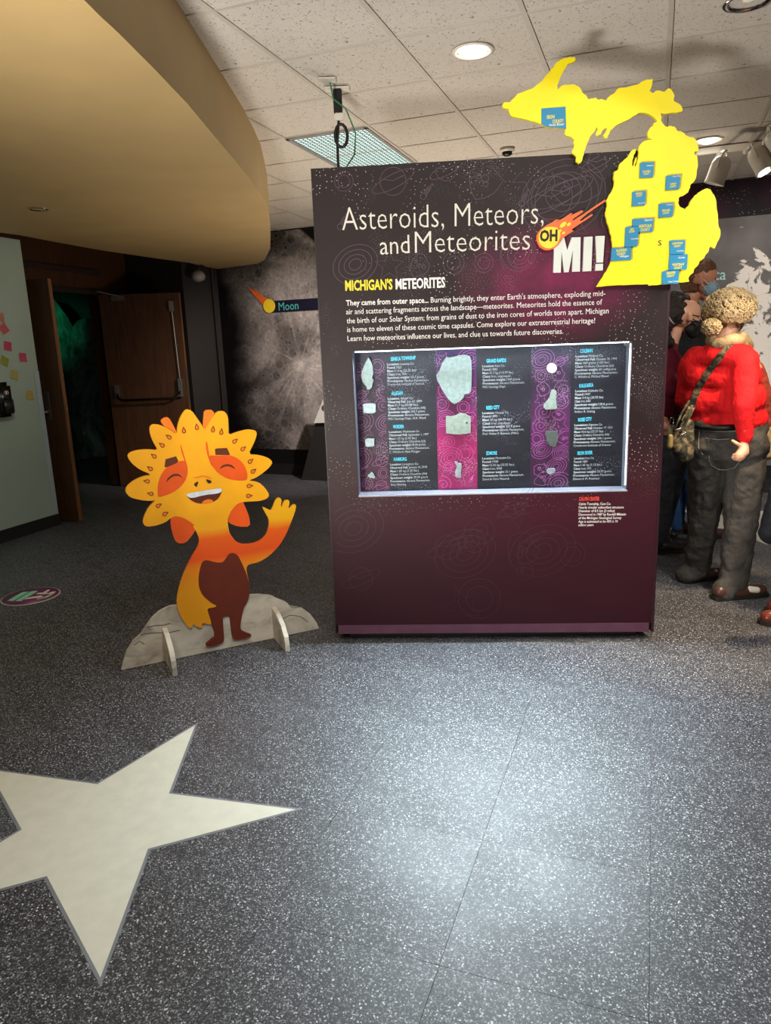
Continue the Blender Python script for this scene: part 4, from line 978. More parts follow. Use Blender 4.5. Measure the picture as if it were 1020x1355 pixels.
dflat('decal_figure', [(-.02, -.07), (.03, -.05), (.075, -.04), (.085, -.015), (.06, .0), (.02, -.02), (-.015, -.045)], M_CREV)
dflat('decal_figure', [(.02, .03), (.08, .02), (.09, .04), (.07, .055), (.075, .10), (.055, .11), (.05, .055), (.02, .05)], M_CREV)
dflat('decal_figure', [(.07, -.075), (.12, -.04), (.13, .02), (.115, .02), (.10, -.03), (.065, -.06)], M_TEALV)
dflat('decal_figure', [(.09, .02), (.13, .03), (.125, .07), (.10, .065)], M_CREV)

# ------------------------------------------------------------------ painted plywood figure
CF = Frame((-1.354*.915, 3.366*.915), math.atan2(3.825-3.366, -.397+1.354))
fig = thing('plywood_figure', 'painted orange and yellow petal-headed creature cutout waving on a grey rock base', 'cutout', CF.o, CF.a)
def c7(x, y): return (150+x*.2745, 530+y*.2745)
def fp(pts, w=0., sm=1):
    p = CF.tr(pts, w, c7); return smooth_closed(p, sm) if sm else p
t = NT('painted_rock'); n1 = t.noise(5, 6, t.mp((1, 1, 2.0), rot=(0, .5, 0)), 1.0, .6)
t.fin(t.ramp(n1, [(.28, hexc('8f8880')), (.42, hexc('b9b2a4')), (.55, hexc('d2cbbb')), (.8, hexc('dcd6c8'))]), .55); M_RCK = t.m
base = [(40, 1302), (48, 1260), (65, 1210), (95, 1160), (130, 1130), (150, 1100), (185, 1050), (225, 1015), (270, 993), (305, 988), (400, 965), (560, 945), (655, 938), (700, 935), (760, 940), (790, 955), (830, 970), (860, 993), (910, 1000), (950, 1030), (980, 1070), (992, 1112)]
bp = CF.tr(base, 0, c7); bp[0] = (bp[0][0], .002); bp[-1] = (bp[-1][0], .002)
poly('rock_base', bp, 0, .018, M_RCK, fig)
M_CRK = mat('grey_crack_paint', '6b655e', .6)
ik = Ink()
for pts in ([(130, 1130), (170, 1122), (220, 1120), (270, 1118), (320, 1108)], [(160, 1095), (200, 1085), (240, 1083), (275, 1075)], [(840, 975), (855, 995), (880, 998), (905, 995)], [(800, 1060), (850, 1035), (900, 1040), (940, 1070)], [(100, 1180), (125, 1160), (150, 1175)]):
    ik.stroke(CF.tr(pts, .001, c7), .004)
ik.make('painted_cracks', .0008, M_CRK, fig)
# figure sheet
M_SHEET = None
def m_body():
    t = NT('creature_body_paint')
    z = t.sep()[2]; zz = lambda y: CF.loc(*c7(500, y), .03)[1]
    lo, hi = zz(1100), zz(480)
    n_ = t.math('MULTIPLY', t.math('SUBTRACT', t.noise(9, 4), .5), .07)
    f = t.math('ADD', t.math('DIVIDE', t.math('SUBTRACT', z, lo), hi-lo), n_)
    s = lambda y: (zz(y)-lo)/(hi-lo)
    Yc, Oc = hexc('f0a208'), hexc('e8530c')
    t.fin(t.ramp(f, [(s(900), Yc), (s(800), hexc('ee8a0c')), (s(760), Oc), (s(665), hexc('ea600c')), (s(610), hexc('f0b010'))]), .5); return t.m
M_BODY = m_body()
M_FACE = mat('creature_yellow_paint', 'f2aa0a', .5, var=.08, scale=7)
M_OR = mat('creature_orange_paint', 'e4560e', .5, var=.10, scale=9); M_OR2 = mat('horn_orange_paint', 'ee7d14', .5, var=.12, scale=9)
M_BEL = mat('belly_brown_paint', '66240f', .5, var=.12, scale=8); M_BRW = mat('brow_brown_paint', '5e2a10', .5)
body = [(552, 560), (552, 600), (560, 640), (590, 680), (620, 693), (670, 690), (710, 675), (740, 645), (752, 600), (750, 570), (735, 545), (718, 512), (735, 518), (755, 530), (765, 525), (775, 500), (785, 475), (800, 467), (812, 478), (806, 510), (812, 514), (825, 482), (845, 478), (850, 492), (843, 518), (848, 520), (870, 498), (882, 505), (875, 540), (855, 590), (835, 640), (800, 700), (750, 750), (700, 780), (650, 790), (640, 810), (648, 850), (655, 880), (600, 960), (495, 985), (497, 995), (455, 1002), (453, 1012), (470, 1060), (472, 1080), (450, 1078), (428, 1070), (428, 1098), (405, 1092), (385, 1075), (375, 1100), (355, 1085), (330, 1050), (310, 1000), (305, 960), (320, 890), (345, 820), (380, 750), (408, 705), (415, 670), (402, 635), (380, 600), (450, 540)]
ear_l = [(280, 560), (275, 590), (285, 640), (300, 680), (320, 690), (350, 685), (380, 650), (397, 620), (410, 590), (370, 560), (330, 545), (300, 545)]
ear_r = [(590, 480), (570, 520), (553, 560), (555, 590), (600, 608), (660, 608), (655, 560), (635, 510), (620, 478)]
horn_l = [(232, 108), (228, 94), (248, 80), (268, 82), (290, 120), (312, 170), (290, 180), (250, 130)]
horn_r = [(430, 150), (435, 80), (438, 48), (470, 43), (485, 55), (485, 75), (470, 110), (460, 150)]
def lay(name, pts, w, mt, th=.0012, sm=1): return poly(name, fp(pts, w, sm), -w, -w+th, mt, fig)
Wb = .014
lay('ear', ear_l, Wb, M_OR, .012); lay('ear', ear_r, Wb, M_OR, .012); lay('horn', horn_l, Wb, M_OR2, .012); lay('horn', horn_r, Wb, M_OR2, .012)
lay('body', body, Wb+.001, M_BODY, .0135)
belly = [(430, 775), (450, 768), (490, 780), (525, 782), (540, 765), (555, 740), (575, 733), (600, 745), (620, 785), (640, 830), (655, 880), (658, 930), (645, 975), (628, 1000), (615, 1060), (612, 1105), (640, 1120), (665, 1128), (663, 1140), (620, 1150), (580, 1155), (572, 1130), (563, 1045), (561, 1036), (545, 1038), (527, 1043), (530, 1090), (535, 1160), (520, 1172), (480, 1183), (450, 1186), (446, 1174), (470, 1155), (494, 1135), (475, 1080), (453, 1006), (498, 999), (498, 988), (470, 975), (430, 940), (412, 900), (410, 850), (420, 800)]
lay('belly_and_legs', belly, Wb+.0028, M_BEL, .0018+.013)
face = [(305, 165), (310, 120), (325, 75), (350, 40), (378, 48), (400, 80), (425, 115), (440, 142), (455, 120), (475, 85), (500, 52), (535, 50), (552, 75), (555, 120), (555, 167), (600, 150), (650, 138), (688, 145), (692, 165), (680, 200), (650, 260), (700, 262), (745, 275), (768, 295), (755, 320), (720, 350), (680, 376), (650, 385), (700, 393), (730, 420), (753, 455), (738, 475), (700, 485), (640, 487), (600, 495), (568, 530), (553, 565), (540, 600), (500, 618), (470, 622), (430, 615), (402, 608), (380, 592), (340, 566), (300, 556), (275, 568), (250, 588), (200, 605), (155, 608), (142, 590), (148, 560), (170, 515), (205, 480), (180, 484), (130, 480), (80, 467), (57, 440), (65, 413), (100, 385), (140, 366), (187, 358), (130, 335), (90, 305), (68, 272), (75, 253), (110, 240), (160, 235), (217, 240), (195, 205), (178, 165), (174, 128), (190, 113), (225, 117), (265, 135)]
lay('face', face, Wb+.004, M_FACE, .0165)
Wf = Wb+.0052
lay('eye_patch', [(213, 450), (213, 410), (225, 365), (255, 322), (295, 298), (345, 288), (356, 310), (360, 350), (345, 392), (310, 430), (262, 455), (216, 468)], Wf, M_OR)
lay('eye_patch', [(458, 264), (500, 266), (560, 262), (602, 280), (632, 312), (647, 352), (645, 385), (600, 387), (550, 378), (505, 352), (472, 310)], Wf, M_OR)
lay('nose_bridge_line', [(322, 205), (332, 235), (345, 280), (352, 300), (346, 298), (334, 265), (325, 235)], Wf, M_OR, .001); lay('nose_bridge_line', [(446, 195), (452, 200), (458, 235), (462, 270), (478, 320), (470, 310), (452, 260), (446, 225)], Wf, M_OR, .001)
lay('nose_shade', [(378, 372), (400, 368), (430, 360), (462, 366), (480, 380), (462, 376), (432, 368), (400, 376)], Wf, M_OR2, .001)
for e in ([(246, 320), (252, 283), (302, 269), (313, 292), (304, 302), (256, 322)], [(492, 262), (490, 234), (500, 231), (548, 229), (562, 262)]): lay('eyebrow', e, Wf+.001, M_BRW, .0018, 0)
lay('closed_eye', [(253, 398), (262, 372), (290, 353), (318, 354), (336, 378), (318, 364), (292, 364), (270, 378)], Wf+.0012, M_BRW); lay('closed_eye', [(510, 332), (522, 314), (548, 305), (575, 312), (590, 334), (572, 322), (548, 316), (528, 322)], Wf+.0012, M_BRW)
M_NOS = mat('nostril_paint', '33160c', .5)
lay('nostril', [(386, 402), (412, 387), (402, 416), (396, 416)], Wf+.001, M_NOS); lay('nostril', [(444, 378), (470, 385), (475, 396), (456, 402)], Wf+.001, M_NOS)
lay('mouth', [(350, 455), (360, 468), (375, 482), (400, 494), (435, 499), (478, 492), (508, 472), (526, 432), (522, 424), (440, 438)], Wf+.0004, mat('mouth_brown_paint', '5a1e0e', .5)); lay('teeth', [(350, 458), (358, 448), (440, 434), (516, 422), (524, 428), (522, 440), (500, 449), (440, 455), (375, 472)], Wf+.0016, mat('teeth_paint', 'cfdbe4', .4, var=.15, scale=30)); lay('tongue', [(424, 497), (436, 482), (460, 474), (482, 482), (478, 492), (440, 499)], Wf+.0012, M_OR2)
for k, (x, y) in enumerate([(340, 148), (403, 132), (480, 143), (520, 155), (583, 198), (623, 235), (658, 295), (672, 343), (653, 412), (650, 460), (270, 178), (237, 217), (198, 270), (180, 330), (165, 390), (183, 450), (215, 508), (247, 548)]):
    a = math.atan2(-(y-330), x-410) if k not in (0, 1, 2, 3) else PI/2+(.15 if k < 2 else -.1)
    a2 = a if k < 4 else (PI*.22 if x > 410 else PI*.80)
    if k >= 14 or k in (8, 9): a2 = (.1 if x > 410 else PI*.95) if k not in (16, 17) else .5
    def drop(s, sh=0.):
        pp = [(s*1.9, 0)]+[(s*math.cos(q)*.95, s*math.sin(q)*.9) for q in [PI*.25*j for j in range(1, 8)]]
        return [(x+px*math.cos(a2)-py*math.sin(a2), y-(px*math.sin(a2)+py*math.cos(a2))) for px, py in pp]
    lay('flame_mark', drop(12), Wf, M_BEL, .001, 0); 
    bm = bmesh.new(); add_poly(bm, fp(drop(7.5), Wf+.0006, 0), -Wf-.0006, -Wf); bm_obj('flame_center', bm, M_OR2, fig)
# feet brackets
def bracket(u, d, lab):
    prof = [(-d, .0), (-d, .03), (-d*.96, .07), (-d*.75, .115), (-d*.35, .155), (0, .165), (.06, .15), (.15, .07), (.16, 0)]
    bm = bmesh.new()
    a = [bm.verts.new((u-.011, y, z+.001)) for y, z in prof]; b = [bm.verts.new((u+.011, y, z+.001)) for y, z in prof]
    bm.faces.new(a); bm.faces.new(b[::-1])
    for i in range(len(prof)): j = (i+1) % len(prof); bm.faces.new((a[i], b[i], b[j], a[j]))
    bm_obj('support_foot', bm, M_RCK, fig)
bracket(.205, .19, ''); bracket(.735, .19, '')

# ------------------------------------------------------------------ people
def shrink(caps, f=.80): return [(c[0], c[1]*f, c[2], c[3]*f, *c[4:]) for c in caps]
def fabric(name, c, var=.18, bs=35, rough=.85, bump=.5):
    t = NT(name); n1 = t.noise(bs, 4, t.mp((1, 1, .5)), 1.5)
    col = hexc(c); t.fin(t.ramp(t.noise(9, 4), [(.3, tuple(x*(1-var) for x in col)), (.7, tuple(min(1, x*(1+var)) for x in col))]), rough, 0, .25)
    t.bump(t.math('ADD', n1, t.math('MULTIPLY', t.noise(9, 3, None, 1.2), 1.5)), bump, .012); return t.m
M_SKIN = mat('skin', 'cc987a', .5, var=.08, scale=20); M_SKIN2 = mat('tan_skin', 'd09a7c', .5, var=.08, scale=20); M_SKIN3 = mat('warm_skin', 'c8896a', .5, var=.08)
M_RED = fabric('red_knit', 'd0151a'); M_JEAN = fabric('faded_black_denim', '3d3a37', .3); M_MAR = fabric('maroon_knit', '6a1a2e'); M_JEAN2 = fabric('grey_denim', '3a3c44'); M_BLUE = fabric('blue_denim', '2a4a78'); M_CHAR = fabric('charcoal_cloth', '232325'); M_NAVY = fabric('black_navy_cloth', '15151c')
M_SHOE = mat('brown_leather', '4a2e24', .35); M_SHOER = mat('reddish_brown_leather', '6e2e20', .3); M_SOLE = mat('dark_sole', '15120f', .6); M_BOOT = mat('black_leather', '141416', .35)
def shoe(parent, heel, toe, h, mt, w=.044, name='shoe'):
    heel = Vector(heel); toe = Vector(toe); d = (toe-heel).normalized(); z = Vector((0, 0, 1)); L_ = (toe-heel).length
    caps = [(heel+d*.04+z*.045, w*.82, heel+d*L_*.45+z*.042, w*.9), (heel+d*L_*.45+z*.038, w*.92, toe-d*.045+z*.034, w*.74), (heel+d*.05+z*.05, w*.6, heel+d*.07+z*(h), w*.6)]
    s = blob(name, caps, .007, mt, parent, 3)
    sd = d.cross(z); out = []
    for (q, ww) in ((0, .55), (.03, .85), (.25, .82), (.5, .95), (.72, 1.12), (.88, .95), (.97, .6), (1, .25)):
        out.append((q, ww))
    pts = [(heel+d*L_*q+sd*w*ww*.92) for q, ww in out]+[(heel+d*L_*q-sd*w*ww*.92) for q, ww in out[::-1]]
    bm = bmesh.new(); add_flat(bm, [(p.x, p.y) for p in pts], .001, .022); bm_obj('sole', bm, M_SOLE, s)
    return s
def head_caps(c, face, s=1., up=Vector((0, 0, 1))):
    """cranium, jaw, nose, ears; c = centre of the head, face = direction faced"""
    f = Vector(face).normalized(); r = f.cross(up).normalized()
    P = lambda a, b, cc: c+(f*a+r*b+up*cc)*s
    return [(P(-.02, 0, .025), .088*s, P(.02, 0, .03), .080*s), (P(.035, 0, -.01), .066*s, P(.045, 0, -.065), .045*s), (P(.05, 0, -.085), .032*s, P(.058, 0, -.088), .026*s),
            (P(.092, 0, .015), .012*s, P(.112, 0, -.02), .014*s), (P(.0, .078, -.012), .018*s, P(-.008, .082, .015), .020*s), (P(.0, -.078, -.012), .018*s, P(-.008, -.082, .015), .020*s),
            (P(.08, .03, .022), .014*s, P(.08, -.03, .022), .014*s), (P(.085, .018, -.05), .012*s, P(.085, -.018, -.05), .012*s)]
def eyes(parent, c, face, s=1.):
    f = Vector(face).normalized(); r = f.cross(Vector((0, 0, 1))).normalized()
    for b in (-.03, .03):
        bm = bmesh.new(); add_cap(bm, c+(f*.079+r*b+Vector((0, 0, .008)))*s, .012*s, c+(f*.080+r*b+Vector((0, 0, .008)))*s, .012*s); e = bm_obj('eye', bm, mat('eye_white', 'e4ddd4', .2), parent, True)
        bm = bmesh.new(); add_cap(bm, c+(f*.088+r*b+Vector((0, 0, .008)))*s, .0055*s, c+(f*.0885+r*b+Vector((0, 0, .008)))*s, .0055*s); bm_obj('iris', bm, mat('iris_brown', '2a1a10', .2), e, True)
        bm = bmesh.new(); add_cap(bm, c+(f*.088+r*(b-.014)+Vector((0, 0, .030)))*s, .004*s, c+(f*.088+r*(b+.014)+Vector((0, 0, .030)))*s, .004*s); bm_obj('eyebrow', bm, mat('brow_hair', '3a2418', .8), parent, True)
def finger(p, pts, r): return [(pts[i], r*(1-.12*i), pts[i+1], r*(1-.12*(i+1))) for i in range(len(pts)-1)]

# ---- woman in the red top
A = thing('person', 'person in a red long-sleeved top and black jeans seen from behind, hand on hip', 'person', (1.80, 3.86, 0))
pa = lambda x, y, Y: at(x, y, Y)-A.location
side = Vector((math.cos(math.radians(-35)), math.sin(math.radians(-35)), 0)); fwd = Vector((math.sin(math.radians(35)), math.cos(math.radians(35)), 0))
FL = (fwd, .78)
torso = [(pa(921, 474, 3.94), .062, pa(984, 471, 3.77), .062), (pa(926, 498, 3.95), .098, pa(980, 497, 3.83), .100), (pa(932, 528, 3.95), .115, pa(982, 528, 3.85), .118), (pa(938, 556, 3.95), .110, pa(984, 556, 3.86), .118), (pa(946, 470, 3.88), .07, pa(958, 458, 3.87), .055)]
armR = [(pa(987, 476, 3.76), .066, pa(984, 535, 3.68), .058), (pa(984, 535, 3.68), .056, pa(985, 578, 3.69), .038)]
armL = [(pa(914, 482, 3.96), .060, pa(906, 528, 4.03), .052), (pa(906, 528, 4.03), .050, pa(930, 548, 4.16), .038)]
hips = [(pa(939, 592, 3.93), .122, pa(983, 590, 3.84), .126), (pa(938, 566, 3.94), .108, pa(986, 566, 3.86), .112)]
legL = [(pa(936, 612, 3.93), .106, pa(932, 685, 3.97), .080), (pa(932, 685, 3.97), .080, pa(922, 752, 4.03), .070), (pa(922, 752, 4.03), .072, pa(909, 761, 4.03), .060)]
legR = [(pa(985, 612, 3.84), .108, pa(980, 690, 3.80), .088), (pa(980, 690, 3.80), .088, pa(970, 770, 3.76), .074), (pa(970, 770, 3.76), .074, pa(957, 783, 3.735), .062)]
hc = pa(963, 413, 3.90); hf = Vector((.80, .60, -.05))
hw = pa(984, 588, 3.685); hand = [(hw, .024, pa(983, 598, 3.68), .030), (pa(983, 596, 3.675), .026, pa(978, 603, 3.665), .024)]
hand += finger(0, [pa(981, 598, 3.66), pa(975, 601, 3.655), pa(970, 602, 3.675)], .0095)+finger(0, [pa(982, 602, 3.66), pa(975, 605, 3.655), pa(969, 605.5, 3.675)], .0095)+finger(0, [pa(983, 605, 3.66), pa(976, 608, 3.655), pa(971, 608, 3.675)], .009)+finger(0, [pa(984, 606, 3.665), pa(979, 609.5, 3.66), pa(975, 610, 3.675)], .008)
hand += finger(0, [pa(983, 591, 3.68), pa(975, 587, 3.665), pa(969, 583, 3.68)], .011)
blob('body', shrink(torso+armR+armL+hips+legL+legR)+head_caps(hc, hf, 1.03)+hand+[(pa(958, 462, 3.87), .052, pa(962, 435, 3.89), .050)]+[(pa(930, 548, 4.16), .03, pa(938, 552, 4.2), .028)], .0055, M_SKIN, A, 3)
eyes(A, hc, hf, 1.03)
sw = blob('red_top', [c if i != 4 else (c[0], .075, c[2], .062) for i, c in enumerate(torso)]+armR+armL, .009, M_RED, A, 5, .017, .085)
jn = blob('jeans', hips+legL+legR, .009, M_JEAN, A, 4, .024, .06)
def on_mesh(o, par, x, y, off=.004):
    """point where the sight line meets the mesh, lifted off its surface"""
    bv = BVHTree.FromPolygons([v.co[:] for v in o.data.vertices], [tuple(p.vertices) for p in o.data.polygons])
    d = ray(x, y).normalized(); h = bv.ray_cast(CC-par.location, d)
    return (h[0]+h[1]*off, h[1]) if h[0] else (None, None)
bvs = BVHTree.FromPolygons([v.co[:] for v in sw.data.vertices]+[v.co[:] for v in jn.data.vertices], [tuple(p.vertices) for p in sw.data.polygons]+[tuple(i+len(sw.data.vertices) for i in p.vertices) for p in jn.data.polygons])
def hitA(x, y, off=.006):
    h = bvs.ray_cast(CC-A.location, ray(x, y).normalized()); return (h[0]+h[1]*off) if h[0] else None
# jean seams and pocket
bm = bmesh.new()
for pl in ([(938, 580), (938, 610), (941, 616), (950, 621), (960, 622), (972, 619), (978, 611)], [(934, 580), (950, 582), (966, 581)], [(926, 562), (925, 578), (924, 592), (930, 602)], [(918, 568), (935, 570), (955, 571), (985, 570)]):
    ps = [hitA(*p, .002) for p in pl]; ps = [p for p in ps if p]
    if len(ps) > 1: add_tube(bm, ps, .0022, 6)
bm_obj('pocket_seams', bm, mat('seam_thread', '7b756c', .8), A)
bm = bmesh.new()
ps = [hitA(x, y, .004) for x, y in [(919, 563), (930, 565), (945, 566), (960, 566), (972, 565)]]; ps = [p for p in ps if p]
add_tube(bm, ps, .016, 8); bm_obj('belt', bm, M_BLACK, A, True)
sA = shoe(A, atz(943, 794)-A.location, atz(1015, 787)-A.location, .062, M_SHOE, .046); sB = shoe(A, atz(900, 771)-A.location, atz(957, 764)-A.location, .062, M_SHOE, .046)
for s_, (x0, y0) in ((sA, (996, 779)), (sB, (941, 755))):
    bm = bmesh.new(); c = at(x0, y0, (3.72 if s_ is sA else 4.05))-A.location; add_cap(bm, c-Vector((.022, 0, .004)), .022, c+Vector((.022, .0, -.008)), .018); bm_obj('sock', bm, mat('white_sock', 'cfc8ba', .9), A, True)
# curly hair
M_HAIR = mat('blonde_curls', 'cbb082', .55, var=.35, scale=60, bump=.6)
rr = random.Random(11)
def curls(bm, c, rx, ry, rz, n, zmin=-1., s=1.):
    add_cap(bm, c-Vector((rx*.05, 0, 0)), rz*.9, c+Vector((rx*.05, 0, 0)), rz*.9, (Vector((0, 1, 0)), ry/rz))
    i = 0
    while i < n:
        v = Vector((rr.gauss(0, 1), rr.gauss(0, 1), rr.gauss(0, 1))).normalized()
        if v.z < zmin: continue
        i += 1
        p = c+Vector((v.x*rx, v.y*ry, v.z*rz)); R_ = rr.uniform(.0055, .0105)*s; tr_ = R_*.42
        q = v.to_track_quat('Z', 'Y').to_matrix() @ Matrix.Rotation(rr.uniform(0, 6), 3, 'Z') @ Matrix.Rotation(rr.uniform(-.9, .9), 3, 'X')
        rings = []
        for a in range(8):
            ca, sa = math.cos(a*PI/4), math.sin(a*PI/4); rings.append([bm.verts.new(p+q @ Vector(((R_+tr_*math.cos(b*PI/2))*ca, (R_+tr_*math.cos(b*PI/2))*sa, tr_*math.sin(b*PI/2)+a*R_*.08))) for b in range(4)])
        for a in range(8):
            for b in range(4): bm.faces.new((rings[a][b], rings[(a+1) % 8][b], rings[(a+1) % 8][(b+1) % 4], rings[a][(b+1) % 4]))
bm = bmesh.new(); curls(bm, pa(965, 407, 3.87), .126, .12, .094, 1100, -.75)
bm_obj('curly_hair', bm, M_HAIR, A, True)
bm = bmesh.new(); curls(bm, pa(941, 433, 3.80), .042, .042, .038, 160); bm_obj('hair_bun', bm, M_HAIR, A, True)
M_SCF = fabric('beige_scarf', 'b39a72', .25); M_SCR = fabric('patterned_red_scarf', '8e3a2c', .45, 50)
nk = pa(961, 452, 3.875)
bm = bmesh.new(); rgs = []
blob('scarf', [(nk+Vector((.075*math.cos(a), .07*math.sin(a), .012*math.sin(a*3))), .030, nk+Vector((.075*math.cos(a+.45), .07*math.sin(a+.45), .012*math.sin(a*3+1.3))), .030) for a in [k*.4 for k in range(16)]]+[(nk+Vector((.06, -.03, .02)), .032, nk+Vector((.115, .0, -.02)), .028), (pa(978, 455, 3.84), .03, pa(992, 470, 3.80), .028), (pa(992, 470, 3.80), .028, pa(1001, 488, 3.82), .026)], .008, M_SCF, A, 3, .008, .03)
blob('scarf_tail', [(pa(1002, 486, 3.84), .032, pa(1010, 520, 3.86), .045), (pa(1010, 520, 3.86), .045, pa(1014, 565, 3.87), .042)], .008, M_SCR, A, 3, .012, .04)
blob('scarf_end', [(pa(1014, 562, 3.87), .043, pa(1015, 600, 3.87), .038)], .008, M_SCF, A, 3, .010, .04)
blob('face_mask', [(hc+hf*.075+Vector((0, 0, -.045)), .045, hc+hf*.09+Vector((0, 0, -.06)), .04)], .006, mat('brown_mask', '5a4030', .8), A, 3)
# camouflage bag
t = NT('camouflage_cloth'); t.fin(t.ramp(t.noise(28, 3, None, .6), [(.38, hexc('17160f')), (.46, hexc('33331f')), (.54, hexc('5a4a33')), (.62, hexc('6d5f48'))], 'CONSTANT'), .85); t.bump(t.noise(60, 3), .4, .005); M_CAMO = t.m
bag = thing('shoulder_bag', 'camouflage shoulder bag hanging across the back of the person in red', 'bag', pa(905, 600, 3.80)+A.location)
bo = bag.location-A.location
bm = bmesh.new()
sp = [(972, 455), (964, 461), (955, 470), (946, 480), (938, 491), (930, 503), (924, 515), (919, 527), (916, 538)]
hp = [hitA(*p, .008) for p in sp]; hp = [p for p in hp if p]
hp += [pa(911, 548, 3.80), pa(905, 558, 3.79)]
prv = []
for i, p in enumerate(hp):
    d = (hp[min(i+1, len(hp)-1)]-hp[max(i-1, 0)]).normalized(); n_ = (CC-A.location-p).normalized(); s_ = d.cross(n_).normalized()*.017
    q = [bm.verts.new(p+s_-bo), bm.verts.new(p-s_-bo), bm.verts.new(p-s_-n_*.004-bo), bm.verts.new(p+s_-n_*.004-bo)]
    if prv:
        for k in range(4): bm.faces.new((prv[k], prv[(k+1) % 4], q[(k+1) % 4], q[k]))
    prv = q
bm_obj('strap', bm, M_CAMO, bag)
def bl(x, y, Y): return pa(x, y, Y)-bo
blob('bag_body', [(bl(908, 558, 3.80), .022, bl(897, 590, 3.79), .045), (bl(897, 590, 3.79), .045, bl(906, 603, 3.79), .04), (bl(912, 560, 3.80), .025, bl(909, 603, 3.79), .035)], .008, M_CAMO, bag, 4, .010, .04)
bm = bmesh.new()
for pl in ([(912, 530), (903, 545), (896, 560), (891, 572)], [(916, 536), (911, 552), (903, 568), (898, 576)]): add_tube(bm, [bl(x, y, 3.765) for x, y in pl], .006, 6)
bm_obj('handle', bm, M_CAMO, bag, True)
bm = bmesh.new(); add_tube(bm, [bl(900+7*math.cos(a), 571+4*math.sin(a), 3.745) for a in [k*PI/6 for k in range(13)]], .003, 6); bm_obj('ring', bm, M_CHROME, bag, True)
blob('bag_charm', [(bl(887, 578, 3.75), .014, bl(886, 590, 3.75), .016)], .004, mat('tan_tag', '7b6a3c', .7), bag, 2)

# ---- woman in maroon
B = thing('person', 'person in a maroon sweater, glasses and black face mask, half hidden by the cabinet', 'person', (1.86, 4.60, 0))
pb_ = lambda x, y, Y: at(x, y, Y)-B.location
hB = pb_(905, 420, 4.56); fB = Vector((.93, .05, -.12))
torB = [(pb_(868, 470, 4.68), .055, pb_(886, 472, 4.50), .058), (pb_(872, 496, 4.64), .085, pb_(884, 496, 4.52), .090), (pb_(874, 520, 4.62), .088, pb_(884, 520, 4.54), .092), (pb_(876, 540, 4.62), .086, pb_(884, 540, 4.54), .09)]
aB = [(pb_(888, 476, 4.47), .056, pb_(886, 520, 4.40), .048), (pb_(886, 520, 4.40), .046, pb_(880, 552, 4.42), .034), (pb_(866, 476, 4.72), .05, pb_(900, 520, 4.80), .042)]
hpB = [(pb_(876, 565, 4.62), .095, pb_(890, 563, 4.52), .098), (pb_(880, 585, 4.60), .095, pb_(892, 590, 4.50), .095)]
lB = [(pb_(893, 600, 4.48), .085, pb_(886, 655, 4.44), .062), (pb_(886, 655, 4.44), .060, pb_(874, 712, 4.55), .042), (pb_(874, 600, 4.65), .080, pb_(868, 660, 4.66), .058), (pb_(868, 660, 4.66), .056, pb_(862, 715, 4.66), .04)]
hdB = [(pb_(879, 556, 4.39), .022, pb_(881, 564, 4.38), .027), (pb_(881, 564, 4.38), .012, pb_(885, 573, 4.37), .010), (pb_(882, 563, 4.37), .011, pb_(887, 571, 4.36), .010), (pb_(880, 566, 4.39), .011, pb_(883, 575, 4.38), .010), (pb_(878, 566, 4.40), .010, pb_(880, 575, 4.40), .009), (pb_(883, 560, 4.37), .011, pb_(888, 565, 4.36), .010)]
blob('body', shrink(torB+aB+hpB+lB)+head_caps(hB, fB, .98)+hdB+[(pb_(884, 462, 4.58), .048, pb_(892, 440, 4.58), .045)], .006, M_SKIN2, B, 3)
eyes(B, hB, fB, .98)
blob('maroon_sweater', torB+aB+[(pb_(882, 466, 4.58), .06, pb_(885, 460, 4.58), .055)], .009, M_MAR, B, 4, .016, .07)
blob('jeans', hpB+lB, .009, M_JEAN2, B, 4, .014, .05)
bm = bmesh.new(); add_tube(bm, [pb_(x, y, 4.40) for x, y in [(874, 550), (884, 551), (896, 552), (903, 552)]], .014, 8); bm_obj('belt', bm, M_BLACK, B, True)
M_DH = mat('dark_brown_hair', '1d120c', .75, var=.4, scale=50, bump=.9, bscale=120)
blob('wavy_hair', [(pb_(893, 412, 4.56), .086, pb_(885, 415, 4.55), .086), (pb_(901, 401, 4.58), .058, pb_(890, 402, 4.56), .078), (pb_(880, 420, 4.54), .07, pb_(872, 442, 4.52), .055), (pb_(872, 405, 4.52), .05, pb_(868, 440, 4.50), .05), (pb_(874, 440, 4.52), .05, pb_(884, 455, 4.50), .035), (pb_(877, 398, 4.52), .04, pb_(880, 392, 4.5), .035)], .007, M_DH, B, 3, .03, .03)
bm = bmesh.new(); add_tube(bm, [pb_(896+14*math.cos(a), 404+26*math.sin(a), 4.47) for a in (PI*1.0, PI*.9, PI*.8, PI*.7, PI*.6)], .005, 6); bm_obj('hair_band', bm, mat('pale_band', 'a89a98', .5), B, True)
rB = fB.cross(Vector((0, 0, 1))).normalized(); UPV = Vector((0, 0, 1))
blob('face_mask', [(hB+fB*.05+rB*.036+UPV*-.045, .038, hB+fB*.05-rB*.036+UPV*-.045, .038), (hB+fB*.095+UPV*-.022, .026, hB+fB*.07+UPV*-.088, .033), (hB+fB*.03+rB*.03+UPV*-.07, .036, hB+fB*.06+UPV*-.09, .03)], .006, mat('black_mask', '151314', .7), B, 3)
bm = bmesh.new(); add_tube(bm, [hB+fB*.06+rB*.066+UPV*-.03, hB+fB*.0+rB*.086+UPV*.0], .003, 6); add_tube(bm, [hB+fB*.06+rB*.066+UPV*-.06, hB+fB*.0+rB*.086+UPV*-.02], .003, 6); bm_obj('mask_loop', bm, M_BLACK, B)
bm = bmesh.new()
